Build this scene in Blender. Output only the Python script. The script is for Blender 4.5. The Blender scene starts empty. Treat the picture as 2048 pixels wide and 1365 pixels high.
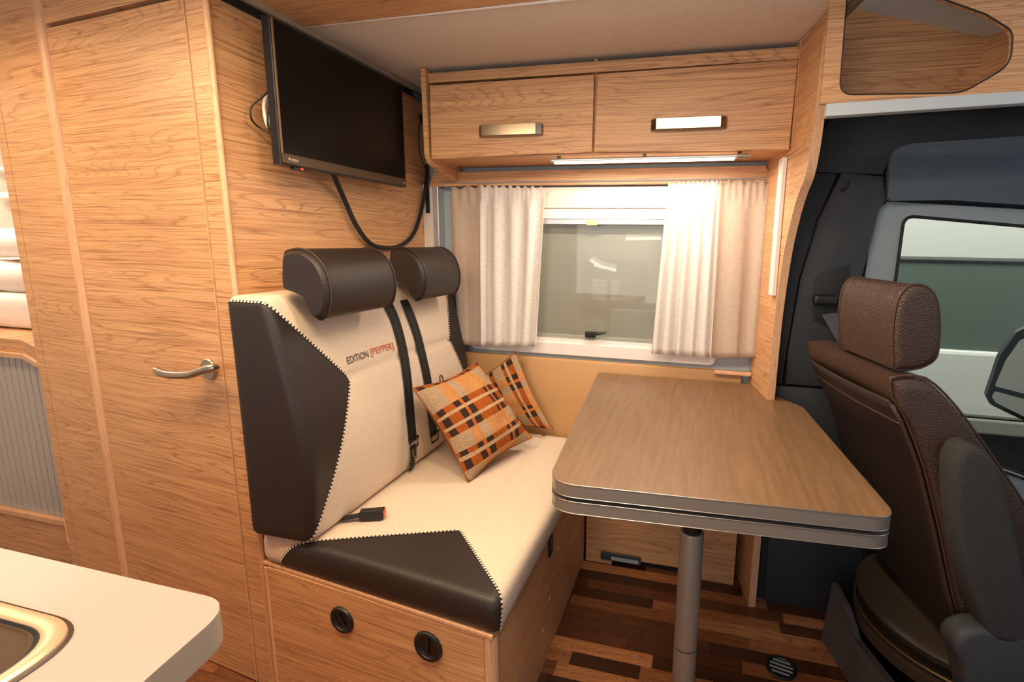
import bpy, bmesh, math, random
from mathutils import Vector, Matrix
random.seed(7)
S=bpy.context.scene
COL=S.collection
R=math.radians
# ------------------------------------------------------------------ camera
F=1006.; CX,CY=1155.,660.; CAMH=1.31
_t,_a,_r=R(9.9),R(13.88),R(.9)
FW=Vector((-math.sin(_a)*math.cos(_t),math.cos(_a)*math.cos(_t),-math.sin(_t)))
_r0=Vector((math.cos(_a),math.sin(_a),0)); _u0=_r0.cross(FW)
RT=_r0*math.cos(_r)+_u0*math.sin(_r); UP=_u0*math.cos(_r)-_r0*math.sin(_r)
cam=bpy.data.cameras.new('camera'); co=bpy.data.objects.new('camera',cam); COL.objects.link(co)
cam.sensor_width=36; cam.lens=F/2048*36; cam.shift_x=-(CX-1024)/2048; cam.shift_y=(CY-682.5)/2048
cam.clip_start=.03; cam.clip_end=60
co.matrix_world=Matrix(((RT.x,UP.x,-FW.x,0),(RT.y,UP.y,-FW.y,0),(RT.z,UP.z,-FW.z,CAMH),(0,0,0,1)))
S.camera=co
# ------------------------------------------------------------------ light
S.view_settings.view_transform='Standard'; S.view_settings.look='None'
S.view_settings.gamma=1; S.view_settings.use_curve_mapping=False
S.view_settings.exposure=0.62
W=bpy.data.worlds.new('World'); S.world=W; W.use_nodes=True
W.node_tree.nodes['Background'].inputs[0].default_value=(.80,.88,1,1)
W.node_tree.nodes['Background'].inputs[1].default_value=.28
def area(name,loc,rot,sx,sy,power,color):
    l=bpy.data.lights.new(name,'AREA'); l.shape='RECTANGLE'; l.size=sx; l.size_y=sy; l.energy=power; l.color=color
    o=bpy.data.objects.new(name,l); o.location=loc; o.rotation_euler=rot; COL.objects.link(o); return o
area('ceiling_light_kitchen',(-.78,.56,1.87),(0,0,0),.7,.18,11,(1,.76,.48))
area('ceiling_light_aisle',(-.15,.75,1.88),(0,0,0),.5,.12,7.5,(1,.85,.64))
area('ceiling_light_rear',(-1.95,.55,1.90),(0,0,0),.3,.3,7,(1,.70,.38))
area('entrance_daylight',(-.7,-1.2,1.4),(R(90),0,0),1.2,1.4,9,(1,.96,.90))
area('indirect_strip',(-.25,.15,1.55),(R(180),0,0),1.4,.1,5,(1,.93,.80))  # added unseen uplight, only there to brighten the ceiling
area('bedroom_light',(-2.9,1.3,1.85),(0,0,0),.4,.4,8,(1,.85,.68))
area('hall_light',(.6,2.35,3.1),(R(42),0,0),5,.6,190,(.94,.97,1))
area('cab_daylight',(1.7,1.0,1.9),(0,R(50),0),.8,.8,3,(.85,.93,1))
# ------------------------------------------------------------------ pixel ray onto a plane of the place
def ray(u,v): return FW*F+RT*(u-CX)-UP*(v-CY)
def pln(u,v,n,p):
    n=Vector(n); r=ray(u,v); o=Vector((0,0,CAMH)); return o+r*(((Vector(p)-o).dot(n))/n.dot(r))
def PX(u,v,x): return pln(u,v,(1,0,0),(x,0,0))
def PY(u,v,y): return pln(u,v,(0,1,0),(0,y,0))
def PZ(u,v,z): return pln(u,v,(0,0,1),(0,0,z))
XW=-1.155; YW=1.98; YC=1.024
WN=Vector((math.sin(R(6.5)),math.cos(R(6.5)),0)); WD=Vector((-math.cos(R(6.5)),math.sin(R(6.5)),0)) # bathroom front: normal away from room, direction to the rear
WO=Vector((XW,YC,0))
def PW(u,v,off=0): return pln(u,v,WN,WO-WN*off)
def ws(s,z,off=0): return WO+WD*s-WN*off+Vector((0,0,z))
# ------------------------------------------------------------------ materials
def lin(c):
    return tuple(((x/255)/12.92 if x/255<=.04045 else ((x/255+.055)/1.055)**2.4) for x in c)+(1,)
def mat(name,col,rough=.5,metal=0,spec=.5):
    m=bpy.data.materials.new(name); m.use_nodes=True; b=m.node_tree.nodes['Principled BSDF']
    b.inputs['Base Color'].default_value=lin(col); b.inputs['Roughness'].default_value=rough; b.inputs['Metallic'].default_value=metal
    b.inputs['Specular IOR Level'].default_value=spec
    return m
def nd(m,t,**k):
    n=m.node_tree.nodes.new(t)
    for a,b in k.items(): setattr(n,a,b)
    return n
def lk(m,a,b): m.node_tree.links.new(a,b)
def bump(m,tex_out,strength,dist=.002):
    b=nd(m,'ShaderNodeBump'); b.inputs['Strength'].default_value=strength; b.inputs['Distance'].default_value=dist
    lk(m,tex_out,b.inputs['Height']); lk(m,b.outputs[0],m.node_tree.nodes['Principled BSDF'].inputs['Normal'])
def ramp(m,stops,interp='LINEAR'):
    r=nd(m,'ShaderNodeValToRGB'); e=r.color_ramp; e.interpolation=interp
    while len(e.elements)<len(stops): e.elements.new(.5)
    for i,(p,c) in enumerate(stops): e.elements[i].position=p; e.elements[i].color=lin(c)
    return r
def wood(name,light,mid,dark,scale=(.8,.8,74),rough=.42,island=False,fine=1.0):
    m=mat(name,mid,rough); t=m.node_tree
    tc=nd(m,'ShaderNodeTexCoord'); 
    ad=nd(m,'ShaderNodeVectorMath',operation='ADD'); oi=nd(m,'ShaderNodeObjectInfo')
    mul=nd(m,'ShaderNodeVectorMath',operation='SCALE'); lk(m,oi.outputs['Location'],mul.inputs[0]); mul.inputs['Scale'].default_value=3.1
    lk(m,tc.outputs['Object'],ad.inputs[0]); lk(m,mul.outputs[0],ad.inputs[1])
    src=ad.outputs[0]
    if island:
        ge=nd(m,'ShaderNodeNewGeometry'); a2=nd(m,'ShaderNodeMath',operation='ADD'); lk(m,ge.outputs['Random Per Island'],a2.inputs[0]); lk(m,oi.outputs['Random'],a2.inputs[1])
        fr=nd(m,'ShaderNodeMath',operation='FRACT'); lk(m,a2.outputs[0],fr.inputs[0])
        s2=nd(m,'ShaderNodeMath',operation='MULTIPLY'); lk(m,fr.outputs[0],s2.inputs[0]); s2.inputs[1].default_value=37
        cb=nd(m,'ShaderNodeCombineXYZ'); lk(m,s2.outputs[0],cb.inputs[0]); lk(m,s2.outputs[0],cb.inputs[2])
        a3=nd(m,'ShaderNodeVectorMath',operation='ADD'); lk(m,src,a3.inputs[0]); lk(m,cb.outputs[0],a3.inputs[1]); src=a3.outputs[0]
    # slow warp so the streaks wander
    n0=nd(m,'ShaderNodeTexNoise'); n0.inputs['Scale'].default_value=2.2; n0.inputs['Detail'].default_value=2; lk(m,src,n0.inputs['Vector'])
    sub=nd(m,'ShaderNodeVectorMath',operation='SCALE'); lk(m,n0.outputs['Color'],sub.inputs[0]); sub.inputs['Scale'].default_value=.022
    a4=nd(m,'ShaderNodeVectorMath',operation='ADD'); lk(m,src,a4.inputs[0]); lk(m,sub.outputs[0],a4.inputs[1])
    mp=nd(m,'ShaderNodeMapping'); mp.inputs['Scale'].default_value=scale; lk(m,a4.outputs[0],mp.inputs['Vector'])
    n1=nd(m,'ShaderNodeTexNoise'); n1.inputs['Scale'].default_value=1; n1.inputs['Detail'].default_value=6; n1.inputs['Roughness'].default_value=.62; lk(m,mp.outputs[0],n1.inputs['Vector'])
    mp2=nd(m,'ShaderNodeMapping'); mp2.inputs['Scale'].default_value=tuple(q*(7 if q>5 else 5) for q in scale); lk(m,a4.outputs[0],mp2.inputs['Vector'])
    n2=nd(m,'ShaderNodeTexNoise'); n2.inputs['Scale'].default_value=1; n2.inputs['Detail'].default_value=3; lk(m,mp2.outputs[0],n2.inputs['Vector'])
    r=ramp(m,[(.30,mid),(.66,light)]); lk(m,n1.outputs[0],r.inputs[0])
    mp3=nd(m,'ShaderNodeMapping'); mp3.inputs['Scale'].default_value=tuple(q*(.17 if q>5 else 1.0) for q in scale); lk(m,a4.outputs[0],mp3.inputs['Vector'])
    n3=nd(m,'ShaderNodeTexNoise'); n3.inputs['Scale'].default_value=1; n3.inputs['Detail'].default_value=1.6; n3.inputs['Roughness'].default_value=.35; lk(m,mp3.outputs[0],n3.inputs['Vector'])
    mm_=nd(m,'ShaderNodeMath',operation='MULTIPLY_ADD'); lk(m,n3.outputs[0],mm_.inputs[0]); mm_.inputs[1].default_value=26
    mj=nd(m,'ShaderNodeMath',operation='MULTIPLY'); lk(m,n1.outputs[0],mj.inputs[0]); mj.inputs[1].default_value=1.1; lk(m,mj.outputs[0],mm_.inputs[2])
    fr3=nd(m,'ShaderNodeMath',operation='FRACT'); lk(m,mm_.outputs[0],fr3.inputs[0])
    rl_=ramp(m,[(0,(0,0,0)),(.16,(255,255,255)),(.86,(255,255,255)),(1,(120,120,120))]); lk(m,fr3.outputs[0],rl_.inputs[0])
    mk=nd(m,'ShaderNodeTexNoise'); mk.inputs['Scale'].default_value=3.3; lk(m,src,mk.inputs['Vector'])
    mkr=nd(m,'ShaderNodeMapRange'); lk(m,mk.outputs[0],mkr.inputs[0]); mkr.inputs[1].default_value=.3; mkr.inputs[2].default_value=.62; mkr.inputs[3].default_value=.15; mkr.inputs[4].default_value=.62
    inv=nd(m,'ShaderNodeMath',operation='SUBTRACT'); inv.inputs[0].default_value=1; lk(m,rl_.outputs[0],inv.inputs[1])
    ml=nd(m,'ShaderNodeMath',operation='MULTIPLY'); lk(m,inv.outputs[0],ml.inputs[0]); lk(m,mkr.outputs[0],ml.inputs[1])
    mxl=nd(m,'ShaderNodeMix',data_type='RGBA'); lk(m,ml.outputs[0],mxl.inputs[0]); lk(m,r.outputs[0],mxl.inputs[6]); mxl.inputs[7].default_value=lin(dark)
    r2=ramp(m,[(.36,(178,160,148)),(.5,(255,255,255))]); lk(m,n2.outputs[0],r2.inputs[0])
    mx=nd(m,'ShaderNodeMix',data_type='RGBA',blend_type='MULTIPLY'); mx.inputs[0].default_value=.75*fine
    lk(m,mxl.outputs[2],mx.inputs[6]); lk(m,r2.outputs[0],mx.inputs[7]); out=mx.outputs[2]
    if island:
        r3=ramp(m,[(0,(84,70,64)),(.4,(128,108,96)),(.72,(190,166,146)),(1,(255,240,220))]); lk(m,fr.outputs[0],r3.inputs[0])
        m2=nd(m,'ShaderNodeMix',data_type='RGBA',blend_type='MULTIPLY'); m2.inputs[0].default_value=1; lk(m,out,m2.inputs[6]); lk(m,r3.outputs[0],m2.inputs[7]); out=m2.outputs[2]
    lk(m,out,t.nodes['Principled BSDF'].inputs['Base Color'])
    bump(m,n2.outputs[0],.12,.001)
    return m
OAK=wood('oak_laminate',(226,174,124),(209,155,108),(142,95,62))
OAKY=wood('oak_laminate_flat',(226,174,124),(209,155,108),(142,95,62),scale=(.8,74,74))
OAKV=wood('oak_edge_band',(228,180,140),(214,164,124),(182,130,94),scale=(90,90,1.2),fine=.4)
PLAN=wood('floor_strip_wood',(216,160,114),(182,126,86),(104,68,48),scale=(3.2,70,70),rough=.38,island=True)
def noisy(m,scale,strength,dist=.001,kind='noise',vec='Object'):
    tc=nd(m,'ShaderNodeTexCoord')
    n=nd(m,'ShaderNodeTexNoise' if kind=='noise' else 'ShaderNodeTexVoronoi'); n.inputs['Scale'].default_value=scale
    lk(m,tc.outputs[vec],n.inputs['Vector']); bump(m,n.outputs[0],strength,dist); return n
LEA=mat('dark_brown_leather',(41,32,29),.45); noisy(LEA,420,.35,.0012,'v')
CABLEA=mat('brown_cab_leather',(68,48,38),.42); noisy(CABLEA,300,.8,.002,'v')
def fabric(name,c1,c2,scale=700,rough=.9,b=.5):
    m=mat(name,c1,rough,spec=.2); tc=nd(m,'ShaderNodeTexCoord')
    v=nd(m,'ShaderNodeTexVoronoi'); v.inputs['Scale'].default_value=scale; lk(m,tc.outputs['Object'],v.inputs['Vector'])
    n=nd(m,'ShaderNodeTexNoise'); n.inputs['Scale'].default_value=scale*.13; lk(m,tc.outputs['Object'],n.inputs['Vector'])
    r=ramp(m,[(.1,c2),(.6,c1)]); lk(m,v.outputs[0],r.inputs[0]); 
    mx=nd(m,'ShaderNodeMix',data_type='RGBA',blend_type='MULTIPLY'); mx.inputs[0].default_value=.35
    r2=ramp(m,[(.3,(236,232,228)),(.7,(255,255,255))]); lk(m,n.outputs[0],r2.inputs[0])
    lk(m,r.outputs[0],mx.inputs[6]); lk(m,r2.outputs[0],mx.inputs[7]); lk(m,mx.outputs[2],m.node_tree.nodes['Principled BSDF'].inputs['Base Color'])
    bump(m,v.outputs[0],b,.0008); return m
CREAM=fabric('cream_woven_fabric',(230,210,188),(206,184,160))
GREYF=fabric('grey_carpet',(92,86,84),(58,54,54),260)
BLUEF=fabric('blue_grey_headliner',(92,104,114),(70,80,90),500)
CEILM=fabric('ceiling_textile',(228,216,202),(222,210,196),300,b=.1)
BLACK=mat('black_plastic',(24,24,26),.4); 
DARK=mat('dark_cab_plastic',(36,38,42),.6); noisy(DARK,900,.2,.0004)
DARK2=mat('charcoal_cab_plastic',(44,46,50),.6); noisy(DARK2,900,.2,.0004)
GREYFR=mat('grey_window_surround',(140,150,154),.5)
WEB=mat('black_belt_webbing',(30,30,32),.6)
CHROME=mat('polished_metal',(150,136,120),.2,1)
STEEL=mat('brushed_steel',(190,182,172),.3,1)
ALU=mat('satin_aluminium',(158,142,126),.4,.35)
EDGE=mat('metallic_grey_edge',(150,140,130),.32,.5)
WHITE=mat('white_plastic',(236,228,222),.35)
GREYB=mat('pale_grey_wall_lining',(176,186,192),.6)
SILV=mat('silver_profile',(200,204,208),.3,.6)
TAN=mat('tan_padded_vinyl',(196,150,100),.5); noisy(TAN,500,.1,.0004)
WTOP=mat('cream_worktop',(172,147,141),.42)
WEDGE=mat('grey_beige_worktop_edge',(176,160,142),.45)
RED=mat('red_release_button',(226,70,34),.4)
THREAD=mat('cream_thread',(226,212,190),.8)
RUB=mat('black_rubber',(14,14,15),.6)
SCREEN=mat('tv_screen',(16,14,14),.3,spec=.15)
BROWNB=mat('brown_bronze_bezel',(88,70,52),.35,.4)
BED=fabric('white_bed_linen',(246,236,226),(236,224,212),200,b=.15)
DSKIN=mat('dark_bronze_plastic',(70,58,46),.35); noisy(DSKIN,600,.2,.0005)
def emis(name,col,s):
    m=bpy.data.materials.new(name); m.use_nodes=True; m.node_tree.nodes.clear()
    e=nd(m,'ShaderNodeEmission'); e.inputs[0].default_value=lin(col); e.inputs[1].default_value=s
    o=nd(m,'ShaderNodeOutputMaterial'); lk(m,e.outputs[0],o.inputs[0]); return m
def glass(name,tint,refl=.1,haze=0,hcol=(150,150,140)):
    m=bpy.data.materials.new(name); m.use_nodes=True; m.node_tree.nodes.clear()
    t=nd(m,'ShaderNodeBsdfTransparent'); t.inputs[0].default_value=lin(tint)
    g=nd(m,'ShaderNodeBsdfGlossy'); g.inputs['Roughness'].default_value=.03; g.inputs[0].default_value=(.9,.92,.9,1)
    d=nd(m,'ShaderNodeBsdfDiffuse'); d.inputs[0].default_value=lin(hcol)
    mh=nd(m,'ShaderNodeMixShader'); mh.inputs[0].default_value=haze; lk(m,t.outputs[0],mh.inputs[1]); lk(m,d.outputs[0],mh.inputs[2])
    lw=nd(m,'ShaderNodeFresnel'); lw.inputs[0].default_value=1.5
    mu=nd(m,'ShaderNodeMath',operation='MULTIPLY'); lk(m,lw.outputs[0],mu.inputs[0]); mu.inputs[1].default_value=refl*10
    mx=nd(m,'ShaderNodeMixShader'); lk(m,mu.outputs[0],mx.inputs[0]); lk(m,mh.outputs[0],mx.inputs[1]); lk(m,g.outputs[0],mx.inputs[2])
    o=nd(m,'ShaderNodeOutputMaterial'); lk(m,mx.outputs[0],o.inputs[0]); return m
def cloth(name,col,trans=.45,alpha=0.0):
    m=bpy.data.materials.new(name); m.use_nodes=True; m.node_tree.nodes.clear()
    tc=nd(m,'ShaderNodeTexCoord'); mp=nd(m,'ShaderNodeMapping'); mp.inputs['Scale'].default_value=(40,40,420); lk(m,tc.outputs['Object'],mp.inputs['Vector'])
    n=nd(m,'ShaderNodeTexNoise'); n.inputs['Scale'].default_value=1; n.inputs['Detail'].default_value=3; lk(m,mp.outputs[0],n.inputs['Vector'])
    r=ramp(m,[(.35,tuple(int(c*.95) for c in col)),(.6,col)]); lk(m,n.outputs[0],r.inputs[0])
    d=nd(m,'ShaderNodeBsdfDiffuse'); t=nd(m,'ShaderNodeBsdfTranslucent'); lk(m,r.outputs[0],d.inputs[0]); lk(m,r.outputs[0],t.inputs[0])
    x=nd(m,'ShaderNodeMixShader'); x.inputs[0].default_value=trans; lk(m,d.outputs[0],x.inputs[1]); lk(m,t.outputs[0],x.inputs[2])
    tr=nd(m,'ShaderNodeBsdfTransparent'); y=nd(m,'ShaderNodeMixShader'); y.inputs[0].default_value=alpha; lk(m,x.outputs[0],y.inputs[1]); lk(m,tr.outputs[0],y.inputs[2])
    o=nd(m,'ShaderNodeOutputMaterial'); lk(m,y.outputs[0],o.inputs[0]); return m
CURW=cloth('white_curtain_cloth',(255,250,245),.4,.03); CURB=cloth('beige_curtain_cloth',(226,206,188),.35,.06)
# table top laminate
TTOP=mat('taupe_wood_laminate',(150,116,84),.36)
def _tt():
    m=TTOP; tc=nd(m,'ShaderNodeTexCoord'); mp=nd(m,'ShaderNodeMapping'); mp.inputs['Scale'].default_value=(75,5,5); mp.inputs['Rotation'].default_value=(0,0,R(-14)); lk(m,tc.outputs['Object'],mp.inputs['Vector'])
    n=nd(m,'ShaderNodeTexNoise'); n.inputs['Scale'].default_value=1; n.inputs['Detail'].default_value=5; lk(m,mp.outputs[0],n.inputs['Vector'])
    n2=nd(m,'ShaderNodeTexNoise'); n2.inputs['Scale'].default_value=9; n2.inputs['Detail'].default_value=8; n2.inputs['Roughness'].default_value=.8
    mp2=nd(m,'ShaderNodeMapping'); mp2.inputs['Scale'].default_value=(20,6,6); mp2.inputs['Rotation'].default_value=(0,0,R(-14)); lk(m,tc.outputs['Object'],mp2.inputs['Vector']); lk(m,mp2.outputs[0],n2.inputs['Vector'])
    r=ramp(m,[(.3,(112,84,58)),(.7,(132,100,70))]); lk(m,n.outputs[0],r.inputs[0])
    r2=ramp(m,[(.33,(150,140,130)),(.46,(255,255,255))]); lk(m,n2.outputs[0],r2.inputs[0])
    mx=nd(m,'ShaderNodeMix',data_type='RGBA',blend_type='MULTIPLY'); mx.inputs[0].default_value=.6; lk(m,r.outputs[0],mx.inputs[6]); lk(m,r2.outputs[0],mx.inputs[7])
    lk(m,mx.outputs[2],m.node_tree.nodes['Principled BSDF'].inputs['Base Color']); bump(m,n2.outputs[0],.1,.0006)
_tt()
# plaid for the cushions (uses the cushion's own cloth coordinates)
def plaid():
    m=mat('plaid_wool',(210,120,50),.95,spec=.1); uv=nd(m,'ShaderNodeUVMap'); uv.uv_map='UVMap'; sp=nd(m,'ShaderNodeSeparateXYZ'); lk(m,uv.outputs[0],sp.inputs[0])
    def bands(axis,spans,soft=0):
        r=nd(m,'ShaderNodeValToRGB'); e=r.color_ramp; e.interpolation='CONSTANT'
        st=[(0,0)]
        for a,b in spans: st+= [(a,1),(b,0)]
        while len(e.elements)<len(st): e.elements.new(.5)
        for i,(p,c) in enumerate(st): e.elements[i].position=p; e.elements[i].color=(c,c,c,1)
        lk(m,sp.outputs[axis],r.inputs[0]); return r.outputs[0]
    uo=bands(0,[(.02,.09),(.21,.28),(.32,.40),(.64,.68),(.72,.80),(.95,.99)])   # dark warp
    vo=bands(1,[(.0,.04),(.28,.34),(.375,.465),(.50,.57),(.73,.78),(.82,.91)])  # orange/dark weft
    uor=bands(0,[(.28,.32),(.68,.72),(.09,.11)])
    vc=bands(1,[(.34,.375),(.465,.50),(.78,.82)])
    ug=bands(0,[(.0,.20),(.32,.42),(.76,.92)])
    def mix(f,a,b,fac=1):
        x=nd(m,'ShaderNodeMix',data_type='RGBA'); 
        q=nd(m,'ShaderNodeMath',operation='MULTIPLY'); lk(m,f,q.inputs[0]); q.inputs[1].default_value=fac; lk(m,q.outputs[0],x.inputs[0])
        for s,i in ((a,6),(b,7)):
            if isinstance(s,tuple): x.inputs[i].default_value=lin(s)
            else: lk(m,s,x.inputs[i])
        return x.outputs[2]
    base=mix(ug,(206,146,92),(184,156,124))          # open ground
    base=mix(uor,base,(206,128,72),.6)
    weft=mix(uo,(172,88,38),(66,48,42)); weft=mix(uor,weft,(196,104,46))
    c=mix(vo,base,weft); c=mix(vc,c,(200,166,128),.9)
    tc=nd(m,'ShaderNodeTexCoord'); n=nd(m,'ShaderNodeTexNoise'); n.inputs['Scale'].default_value=260; n.inputs['Detail'].default_value=3; lk(m,tc.outputs['Object'],n.inputs['Vector'])
    r=ramp(m,[(.3,(150,140,130)),(.65,(255,255,255))]); lk(m,n.outputs[0],r.inputs[0])
    x=nd(m,'ShaderNodeMix',data_type='RGBA',blend_type='MULTIPLY'); x.inputs[0].default_value=.6; lk(m,c,x.inputs[6]); lk(m,r.outputs[0],x.inputs[7])
    lk(m,x.outputs[2],m.node_tree.nodes['Principled BSDF'].inputs['Base Color']); bump(m,n.outputs[0],.4,.001); return m
PLAID=plaid(); PLBACK=fabric('brown_cushion_back',(120,84,60),(90,62,44),500)
# ------------------------------------------------------------------ object helpers
def base(loc): return Vector(loc)
def thing(name,label,cat,loc,group=None):
    o=bpy.data.objects.new(name,None); COL.objects.link(o); o.location=loc; o.empty_display_size=.05
    o['label']=label; o['category']=cat
    if group: o['group']=group
    return o
def wloc(o):
    v=Vector((0,0,0))
    while o: v=v+o.location; o=o.parent
    return v
def obj(name,bm,m,parent=None,smooth=False,kind=None,label=None,loc=None,recalc=True):
    if recalc: bmesh.ops.recalc_face_normals(bm,faces=bm.faces)
    me=bpy.data.meshes.new(name)
    o=bpy.data.objects.new(name,me); COL.objects.link(o)
    if loc is None:
        xs=[v.co for v in bm.verts]
        loc=Vector((sum(p[i] for p in xs)/len(xs) for i in range(3)))
        loc.z=min(p.z for p in xs)
    loc=Vector(loc)
    bmesh.ops.translate(bm,verts=bm.verts,vec=-loc)
    if smooth:
        for f in bm.faces: f.smooth=True
    bm.to_mesh(me); bm.free()
    if smooth and smooth!='all': 
        try: me.set_sharp_from_angle(angle=R(38))
        except Exception: pass
    me.materials.append(m)
    if parent: o.parent=parent; o.location=loc-wloc(parent)
    else: o.location=loc
    if kind: o['kind']=kind
    if label: o['label']=label
    return o
def struct(name,bm,m,label=None,smooth=False):
    return obj(name,bm,m,None,smooth,'structure',label)
def tag(o,label,cat,group=None):
    o['label']=label; o['category']=cat
    if group: o['group']=group
    return o
def B(): return bmesh.new()
def box(bm,a,b,bev=0,seg=2):
    a,b=Vector(a),Vector(b); r=bmesh.ops.create_cube(bm,size=1); vs=r['verts']
    for v in vs: v.co=Vector(((a[i]+b[i])/2+v.co[i]*(b[i]-a[i]) for i in range(3)))
    if bev:
        es=list({e for v in vs for e in v.link_edges}); bmesh.ops.bevel(bm,geom=es,offset=bev,segments=seg,affect='EDGES',profile=.5)
    return bm
def prism(bm,pts,vec,bev=0,seg=2):
    vec=Vector(vec); n=len(pts); a=[bm.verts.new(Vector(p)) for p in pts]; b=[bm.verts.new(Vector(p)+vec) for p in pts]
    f1=bm.faces.new(a); f2=bm.faces.new(b[::-1]); fs=[f1,f2]
    for i in range(n): fs.append(bm.faces.new((a[i],b[i],b[(i+1)%n],a[(i+1)%n])))
    if bev:
        bmesh.ops.bevel(bm,geom=list(f1.edges)+list(f2.edges),offset=bev,segments=seg,affect='EDGES',profile=.5)
    return bm
def tube(bm,path,r,n=10,closed=False,ry=None):
    path=[Vector(p) for p in path]; rings=[]; N=len(path); up=None
    for i,p in enumerate(path):
        if closed: t=(path[(i+1)%N]-path[i-1])
        else: t=(path[min(i+1,N-1)]-path[max(i-1,0)])
        t.normalize()
        if up is None:
            up=Vector((0,0,1)) if abs(t.z)<.9 else Vector((1,0,0))
        up=(up-t*up.dot(t)); up.normalize(); sd=t.cross(up)
        rr=r[i] if isinstance(r,(list,tuple)) else r
        rings.append([bm.verts.new(p+up*math.cos(2*math.pi*k/n)*rr+sd*math.sin(2*math.pi*k/n)*rr) for k in range(n)])
    for i in range(N if closed else N-1):
        A,Bq=rings[i],rings[(i+1)%N]
        for k in range(n): bm.faces.new((A[k],A[(k+1)%n],Bq[(k+1)%n],Bq[k]))
    if not closed: bm.faces.new(rings[0][::-1]); bm.faces.new(rings[-1])
    return bm
def cyl(bm,a,b,r,n=24): return tube(bm,[a,b],r,n)
def lathe(bm,c,axis,prof,n=32):
    # prof: (radius, height along axis)
    axis=Vector(axis).normalized(); u=axis.cross(Vector((.3,.1,.9) if abs(axis.z)<.8 else (1,0,0))).normalized(); w=axis.cross(u); rings=[]
    for r,h in prof:
        if r<1e-6: rings.append([bm.verts.new(Vector(c)+axis*h)])
        else: rings.append([bm.verts.new(Vector(c)+axis*h+(u*math.cos(2*math.pi*k/n)+w*math.sin(2*math.pi*k/n))*r) for k in range(n)])
    for A,Bq in zip(rings,rings[1:]):
        for k in range(n):
            if len(A)==1 and len(Bq)==1: continue
            if len(A)==1: bm.faces.new((A[0],Bq[k],Bq[(k+1)%n]))
            elif len(Bq)==1: bm.faces.new((A[k],Bq[0],A[(k+1)%n]))
            else: bm.faces.new((A[k],Bq[k],Bq[(k+1)%n],A[(k+1)%n]))
    return bm
def ribbon(bm,path,sides,th):
    # flat strap: centre path, side vectors (half width), thickness direction = t x side
    path=[Vector(p) for p in path]; N=len(path); rings=[]
    for i,p in enumerate(path):
        t=(path[min(i+1,N-1)]-path[max(i-1,0)]).normalized(); s=Vector(sides[i] if isinstance(sides,list) else sides); nn=t.cross(s).normalized()*th/2
        rings.append([bm.verts.new(p+s+nn),bm.verts.new(p-s+nn),bm.verts.new(p-s-nn),bm.verts.new(p+s-nn)])
    for A,Bq in zip(rings,rings[1:]):
        for k in range(4): bm.faces.new((A[k],A[(k+1)%4],Bq[(k+1)%4],Bq[k]))
    bm.faces.new(rings[0][::-1]); bm.faces.new(rings[-1]); return bm
def rbox(a,b,r,step):
    a,b=Vector(a),Vector(b); bm=B(); d=b-a; N=[max(3,int(round(d[i]/step))) for i in range(3)]
    vm={}
    def V(i,j,k):
        key=(i,j,k)
        if key not in vm:
            p=Vector((a[0]+d[0]*i/N[0],a[1]+d[1]*j/N[1],a[2]+d[2]*k/N[2]))
            q=Vector((min(max(p[t],a[t]+r),b[t]-r) for t in range(3))); e=p-q
            if e.length>1e-9: p=q+e.normalized()*r*min(1,max(abs(e[0]),abs(e[1]),abs(e[2]))/r)
            vm[key]=bm.verts.new(p)
        return vm[key]
    for ax in range(3):
        u,w=[t for t in range(3) if t!=ax]
        for side in (0,N[ax]):
            for i in range(N[u]):
                for j in range(N[w]):
                    q=[]
                    for di,dj in ((0,0),(1,0),(1,1),(0,1)):
                        k=[0,0,0]; k[ax]=side; k[u]=i+di; k[w]=j+dj; q.append(V(*k))
                    bm.faces.new(q)
    bmesh.ops.recalc_face_normals(bm,faces=bm.faces)
    return bm
def fillet(pts,rad,n=6):
    out=[]; N=len(pts)
    for i in range(N):
        p=Vector(pts[i]); a=Vector(pts[i-1])-p; b=Vector(pts[(i+1)%N])-p; rr=rad[i] if isinstance(rad,(list,tuple)) else rad
        if rr<=0: out.append(p); continue
        ang=a.angle(b); t=min(rr/math.tan(ang/2),a.length*.48,b.length*.48)
        A=p+a.normalized()*t; Bq=p+b.normalized()*t
        for k in range(n+1):
            s=k/n; out.append(A*(1-s)**2+p*2*s*(1-s)+Bq*s*s)
    return out
def lerp(a,b,t): return a+(b-a)*t
def interp(x,xs,ys):
    if x<=xs[0]: return ys[0]
    for i in range(len(xs)-1):
        if x<=xs[i+1]:
            t=(x-xs[i])/(xs[i+1]-xs[i]); return ys[i]+(ys[i+1]-ys[i])*t
    return ys[-1]
def smooth_path(pts,n=8):
    pts=[Vector(p) for p in pts]; P=[pts[0]*2-pts[1]]+pts+[pts[-1]*2-pts[-2]]; out=[]
    for i in range(1,len(P)-2):
        for k in range(n):
            t=k/n; out.append(.5*((2*P[i])+(P[i+1]-P[i-1])*t+(2*P[i-1]-5*P[i]+4*P[i+1]-P[i+2])*t*t+(3*P[i]-P[i-1]-3*P[i+1]+P[i+2])*t**3))
    out.append(pts[-1]); return out
def pyp(pts,y): return [PY(u,v,y) for u,v in pts]
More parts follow.
